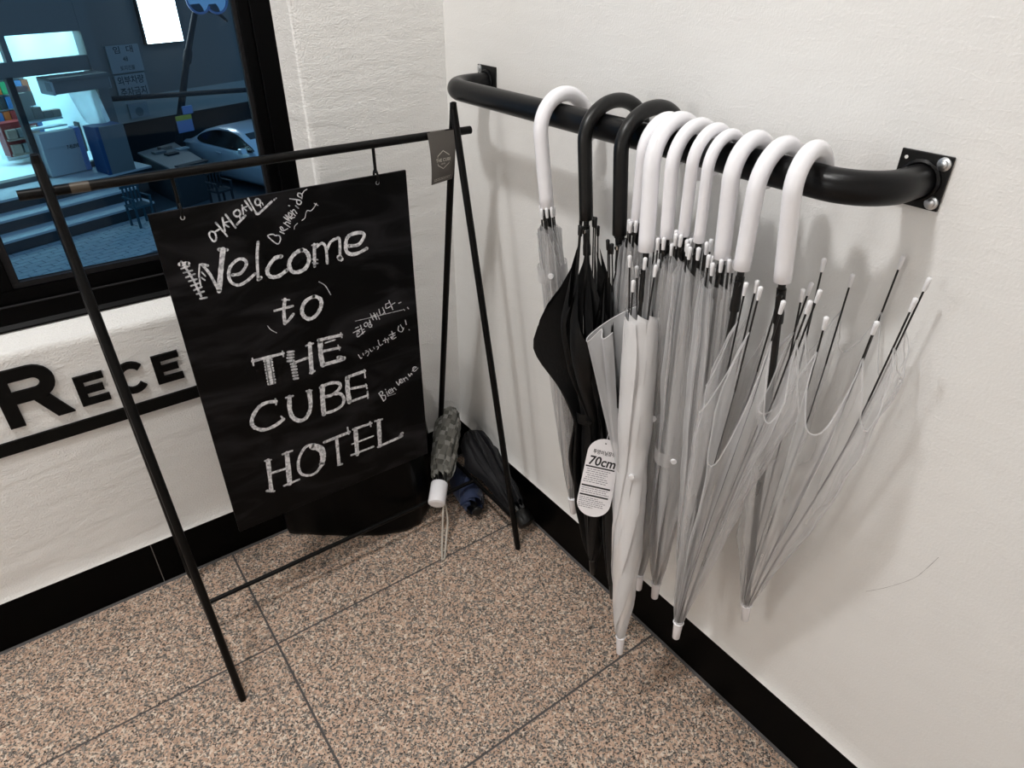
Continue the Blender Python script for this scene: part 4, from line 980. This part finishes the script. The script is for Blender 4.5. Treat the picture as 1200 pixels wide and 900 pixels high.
goods(('cigarette_shelf', 'white shelf with brown cartons behind the shop window'), 'shelf',
      [('shelf_board', 'storewall', (2.2, 3.0, 2.3, 2.55, 1.88, 1.92)), ('shelf_board', 'storewall', (2.2, 3.05, 2.3, 2.55, 1.72, 1.75))]
      + [('carton', 'brownpack', (2.24 + .2 * i, 2.42 + .2 * i, 2.34, 2.5, 1.93, 2.08 + (.32 if i < 1 else 0) + (.1 if i < 2 else 0))) for i in range(4)]
      + [('poster', 'redpack', (2.24, 2.58, 2.52, 2.54, 2.5, 2.62)), ('poster', 'brownpack', (2.24, 2.62, 2.50, 2.52, 2.2, 2.5))])
# counter with lettering
ct = goods(('shop_counter', 'pale grey counter with printed lettering under the shop window'), 'counter',
           [('counter_body', 'greylight', (2.15, 3.02, 1.84, 2.05, PZ + .02, 1.72)), ('counter_top', 'greylight', (2.15, 2.92, 1.82, 1.84, 1.40, 1.72))])
vs, fs, xa, xb = text_mesh('7-ELEVEN', 1.0, None, .03)
b = MB(); k = .34 / (xb - xa); b.add([ext(2.66 + (x - xa) * k, 1.835, 1.32 + y * k * 1.3) for x, y in vs], fs); b.build('lettering', X_['dark'], ct, normals=False)
eb1('side_panel', X_['bluesheet'], ct, 2.93, 3.04, 1.80, 2.06, PZ + .02, 1.74)
goods(('awning_unit', 'grey box unit jutting out over the shop window'), 'unit',
      [('casing', 'wall', (2.66, 3.9, 1.53, 2.09, 2.50, 2.76)), ('end_panel', 'greylight', (2.62, 2.66, 1.53, 2.09, 2.48, 2.80)), ('label_plate', 'notice', (2.612, 2.62, 1.56, 1.78, 2.56, 2.74)), ('lid', 'wall', (2.62, 3.9, 1.5, 2.09, 2.76, 2.82))])
b = MB(); n1, n2 = 10, 8; vs = []
for j in range(n2 + 1):
    for i in range(n1 + 1):
        f = i / n1; g_ = j / n2
        vs.append(ext(2.95 + .62 * f + .1 * g_, 1.60 + .1 * math.sin(f * 7) * g_ - .1 * g_, 2.49 - (.55 + .25 * math.sin(f * 2.6)) * g_))
b.add(vs, [(j * (n1 + 1) + i, j * (n1 + 1) + i + 1, (j + 1) * (n1 + 1) + i + 1, (j + 1) * (n1 + 1) + i) for j in range(n2) for i in range(n1)])
tag(b.build('plastic_sheet', X_['tarp'], None, smooth='all', normals=False), 'sagging clear plastic sheet hanging under the grey box unit', 'sheet')
# blue and grey cabinet
cab = goods(('utility_cabinet', 'tall cabinet with blue side and grey front beside the shop'), 'cabinet',
            [('front', 'grey', (3.08, 3.66, 1.04, 1.10, PZ, 1.80)), ('body', 'blue', (3.02, 3.66, 1.10, 1.58, PZ, 1.80)), ('edge_panel', 'blue', (3.00, 3.08, 1.03, 1.10, PZ, 1.82))])
# wall with notices
wo = eb1('wall_outside', X_['wall'], None, 4.12, 13, 2.93, 3.1, 2.0, 6.5); tag(wo, kind='structure')
wo2 = eb1('wall_outside_band', X_['pale'], None, 4.12, 13, 2.90, 3.1, 1.42, 2.0); tag(wo2, kind='structure')
wo3 = eb1('wall_outside_recess', X_['dark'], None, 3.9, 13, 3.6, 3.8, 0, 1.5); tag(wo3, kind='structure')
def notice(label, a0, a1, z0, z1, lines, bb=2.90, m='notice', size=.8):
    r = eb1('notice_board', X_[m], None, a0, a1, bb - .02, bb + .028, z0, z1); tag(r, label, 'notice', 'notices on the wall outside')
    n = max(len(lines), 1); lh = (z1 - z0) / n
    for i, (t, frac) in enumerate(lines):
        b = MB()
        vs, fs, xa, xb = text_mesh(t, 1.0, None, .012)
        w = (a1 - a0) * frac; k = w / (xb - xa)
        ky = min(k * 1.1, lh * .85)
        x0 = (a0 + a1) / 2 - w / 2; zz = z1 - lh * (i + .5) - .36 * ky
        b.add([ext(x0 + (x - xa) * k, bb - .0215, zz + y * ky) for x, y in vs], fs)
        b.build('printed_line', X_['dark'], r, normals=False)
    return r
notice('upper white notice with telephone number on the wall outside', 4.76, 5.61, 2.58, 3.20, [('임  대', .6), ('48', .15), ('토지건물', .45), ('010-000-0000', .75)][:3])
notice('lower white no-parking notice in Korean on the wall outside', 4.77, 5.59, 2.0, 2.54, [('외부차량', .85), ('주차금지', .85)])
notice('small blank white notice left of the large ones outside', 4.13, 4.65, 2.28, 2.53, [])
nn = notice('small square notice with a round mark on the pale band outside', 4.90, 5.42, 1.50, 1.86, [], bb=2.87)
b = MB(); b.add([ext(5.16 + .11 * math.cos(t), 2.847, 1.65 + .11 * math.sin(t)) for t in [2 * math.pi * i / 20 for i in range(20)]], [tuple(range(20))]); b.build('round_mark', X_['grey'], nn, normals=False)
lb = empty('light_box', ext(6.33, 2.8, 3.18)); tag(lb, 'blazing white light box sign mounted on the wall outside', 'sign')
eb1('box_casing', X_['dark'], lb, 5.80, 6.87, 2.80, 2.93, 3.16, 4.45); eb1('lit_face', X_['sign'], lb, 5.83, 6.84, 2.78, 2.80, 3.18, 4.42)
b = MB().tube([ext(4.1, 2.86, 2.07), ext(7.65, .80, 2.07)], .06, 10)
rl = b.build('guard_bar', X_['dark'], None, smooth=True); tag(rl, 'dark horizontal bar running past the notices outside', 'bar')
# pole with convex mirror
pr_ = empty('mirror_pole', ext(5.6, 2.04, PZ)); tag(pr_, 'leaning dark pole carrying a round traffic mirror outside', 'pole')
MB().tube([ext(5.42, 2.36, 0), ext(5.76, 2.04, 1.55), ext(6.35, 2.04, 2.9), ext(6.95, 2.04, 4.05)], [.10, .09, .08, .07], 12).build('pole', X_['dark'], pr_, smooth=True)
MB().tube([ext(6.30, 2.04, 2.75), ext(6.42, 2.04, 3.02)], .105, 12).build('pole_clamp', X_['dark'], pr_, smooth=True)
for i, (ca, cz) in enumerate(((6.92, 4.18), (7.42, 4.16))):
    rr_, nn_ = .34, 28
    b = MB(); vs = [ext(ca, 1.80, cz)]
    for j in range(1, 5):
        for k in range(nn_):
            t = 2 * math.pi * k / nn_; q = j / 4
            vs.append(ext(ca + rr_ * q * math.cos(t), 1.80 + .09 * q * q, cz + rr_ * q * math.sin(t)))
    fs = [(0, 1 + k, 1 + (k + 1) % nn_) for k in range(nn_)] + [(1 + j * nn_ + k, 1 + j * nn_ + (k + 1) % nn_, 1 + (j + 1) * nn_ + (k + 1) % nn_, 1 + (j + 1) * nn_ + k) for j in range(3) for k in range(nn_)]
    b.add(vs, fs); mf = b.build('mirror_face', X_['mirror'], pr_, smooth='all')
    MB().tube([ext(ca + rr_ * math.cos(t), 1.89, cz + rr_ * math.sin(t)) for t in [2 * math.pi * k / 24 for k in range(24)]], .03, 8, closed=True).build('mirror_rim', X_['bluesheet'], mf, smooth=True)
MB().tube([ext(6.95, 2.04, 4.0), ext(7.5, 1.98, 3.8), ext(7.7, 1.95, 3.62)], [.06, .05, .03], 10).build('mirror_arm', X_['dark'], pr_, smooth=True)
yl = empty('warning_sheet', ext(5.5, 1.55, 1.24)); tag(yl, 'blue and yellow warning sheet fixed at the foot of the leaning pole', 'sign')
eb1('sheet', X_['bluesheet'], yl, 5.29, 5.73, 1.52, 1.54, 1.24, 1.55); eb1('yellow_band', X_['yellow'], yl, 5.29, 5.73, 1.515, 1.54, 1.53, 1.64)
tag(ebox(MB(), 5.52, 5.80, 1.50, 1.53, 1.66, 1.85).build('paper_sheet', X_['bluesheet']), 'crumpled pale sheet tied to the leaning pole outside', 'paper')
# low cooler box with flat lid
lt = empty('low_counter', ext(4.6, .9, 0)); tag(lt, 'low grey counter box with clutter on top in front of the car', 'counter')
def cq(name, m, pts, z0, z1, parent):
    n = len(pts); b = MB(); b.add([ext(p[0], p[1], z0) for p in pts] + [ext(p[0], p[1], z1) for p in pts], [tuple(range(n - 1, -1, -1)), tuple(range(n, 2 * n))] + [(i, (i + 1) % n, (i + 1) % n + n, i + n) for i in range(n)])
    return b.build(name, m, parent)
q = [(4.30, 1.95), (3.80, -.28), (4.72, -.20), (5.50, 2.2)]
cq('lid', X_['grey'], q, .86, .90, lt); cq('body', X_['riser'], [(4.33, 1.9), (3.86, -.22), (4.66, -.14), (5.42, 2.1)], 0, .86, lt)
eb1('edge_strip', X_['dark'], lt, 3.98, 4.75, -.26, -.06, .90, .93)
for a, bb, m, nm, h, lab in ((4.42, 1.35, 'grey', 'paper_stack', .05, 'grey stack of papers lying on the low counter outside'), (4.75, 1.6, 'brownpack', 'carton', .07, 'brown flat carton lying on the low counter outside'),
                             (5.0, 1.25, 'greylight', 'paper_stack', .03, 'pale flat sheet pile on the low counter outside'), (4.5, .95, 'dark', 'tray', .04, 'dark tray lying on the low counter outside')):
    tag(eb1(nm, X_[m], None, a, a + .30, bb, bb + .18, .905, .905 + h), lab, 'clutter', 'clutter on the low counter')
# chairs
def out_chair(label, a, b0, m, face=1):
    r = empty('patio_chair', ext(a + .2, b0 + .2, 0)); tag(r, label, 'chair', 'patio chairs outside')
    eb1('seat', m, r, a, a + .42, b0, b0 + .40, .42, .46)
    for da in (.02, .38):
        for db in (.02, .36): eb1('leg', m, r, a + da - .02, a + da + .02, b0 + db - .02, b0 + db + .02, 0, .42)
    for i in range(5): eb1('slat', m, r, a + .03 + .085 * i, a + .07 + .085 * i, b0 + .37, b0 + .39, .46, .80)
    eb1('top_rail', m, r, a, a + .42, b0 + .36, b0 + .40, .80, .86)
    for da in (.0, .40): eb1('armrest', m, r, a + da - .02, a + da + .03, b0, b0 + .38, .62, .65); eb1('arm_post', m, r, a + da - .015, a + da + .025, b0, b0 + .04, .46, .62)
X_['chair'] = plain('teal_plastic_chair', (.02, .06, .08), .4)
out_chair('dark teal plastic chair on the pavers beside the steps', 2.42, -.75, X_['chair'])
out_chair('black plastic chair standing in front of the silver car', 4.15, -1.25, X_['dark'])

# car: stations along b (front towards -b), cross-section half widths
car = empty('parked_car', ext(6.3, .5, 0)); tag(car, 'silver saloon car parked beyond the chairs outside the window', 'car')
CA, CB0, CLEN, CW = 6.42, -2.35, 4.5, .88
st = [(0, .30, .62, .62, .40), (.05, .24, .72, .80, .55), (.16, .20, .80, .88, .72), (.30, .20, .90, .88, .80), (.38, .20, .96, .88, .80), (.48, .20, .97, .88, .82), (.62, .20, .98, .88, .82), (.76, .20, 1.0, .88, .80), (.88, .22, 1.0, .85, .76), (.96, .26, .96, .78, .66), (1.0, .36, .80, .66, .5)]
b = MB(); NN = 12; vs = []
for f, z0, z1, hwid, top in st:
    bb = CB0 + CLEN * f; zm = (z0 + z1) / 2
    sec = [(-hwid * .86, z0), (-hwid * .97, z0 + .10), (-hwid, zm - .05), (-hwid * .985, zm + .12), (-hwid * .95, z1 - .05), (-top, z1), (top, z1), (hwid * .95, z1 - .05), (hwid * .985, zm + .12), (hwid, zm - .05), (hwid * .97, z0 + .10), (hwid * .86, z0)]
    vs += [ext(CA + x, bb, z) for x, z in sec]
fs = [(j * NN + i, j * NN + (i + 1) % NN, (j + 1) * NN + (i + 1) % NN, (j + 1) * NN + i) for j in range(len(st) - 1) for i in range(NN)] + [tuple(range(NN)), tuple(range((len(st) - 1) * NN, len(st) * NN))[::-1]]
b.add(vs, fs); b.build('body', X_['silver'], car, smooth=True)
cabst = [(.30, .90, .80), (.40, 1.20, .72), (.48, 1.38, .65), (.58, 1.44, .62), (.68, 1.42, .62), (.80, 1.28, .66), (.90, 1.06, .72), (.955, .97, .70)]
b = MB(); vs = []
for f, zt, hwid in cabst:
    bb = CB0 + CLEN * f
    sec = [(-.82, .93), (-hwid - .02, (zt + .93) / 2 + .03), (-hwid + .02, zt - .05), (-hwid + .14, zt), (hwid - .14, zt), (hwid - .02, zt - .05), (hwid + .02, (zt + .93) / 2 + .03), (.82, .93)]
    vs += [ext(CA + x, bb, z) for x, z in sec]
n8 = 8
fs = [(j * n8 + i, j * n8 + (i + 1) % n8, (j + 1) * n8 + (i + 1) % n8, (j + 1) * n8 + i) for j in range(len(cabst) - 1) for i in range(n8)] + [tuple(range(n8)), tuple(range((len(cabst) - 1) * n8, len(cabst) * n8))[::-1]]
b.add(vs, fs); b.build('roof', X_['silver'], car, smooth=True)
for sgn in (-1, 1):
    gp = [(.345, 1.0), (.42, 1.20), (.50, 1.32), (.58, 1.36), (.68, 1.34), (.77, 1.24), (.82, 1.12), (.80, 1.03), (.70, 1.0)]
    def gx(z): return .83 - (z - .93) * .42
    gp = [p[:2] for p in smooth_pts(gp, 4, True)[:-1]]
    MB().prism(gp, lambda p, q, d: ext(CA + sgn * (gx(q) + d), CB0 + CLEN * p, q), -.03, .012).build('side_window', X_['carglass'], car)
    MB().prism([(.36, .98), (.40, .98), (.40, 1.10), (.37, 1.10)], lambda p, q, d: ext(CA + sgn * (.86 + d), CB0 + CLEN * p, q), 0, .16).build('wing_mirror', X_['silver'], car, bevel=.02)
    for f in (.19, .80):
        wc = lambda x: ext(CA + sgn * x, CB0 + CLEN * f, .31)
        MB().tube([wc(.66), wc(.88)], .31, 24).build('wheel', X_['tyre'], car, smooth=True)
        MB().tube([wc(.87), wc(.892)], [.20, .17], 18).build('wheel_rim', X_['greylight'], car, smooth=True)
    MB().prism([(.60, .84), (.64, .84), (.64, .87), (.60, .87)], lambda p, q, d: ext(CA + sgn * (.865 + d), CB0 + CLEN * p, q), 0, .03).build('door_handle', X_['silver'], car)
MB().prism([(-.62, .95), (.62, .95), (.52, 1.34), (-.52, 1.34)], lambda p, q, d: ext(CA + p, CB0 + CLEN * (.325 + (q - .95) * .33) + d, q), -.02, .02).build('windscreen', X_['carglass'], car)
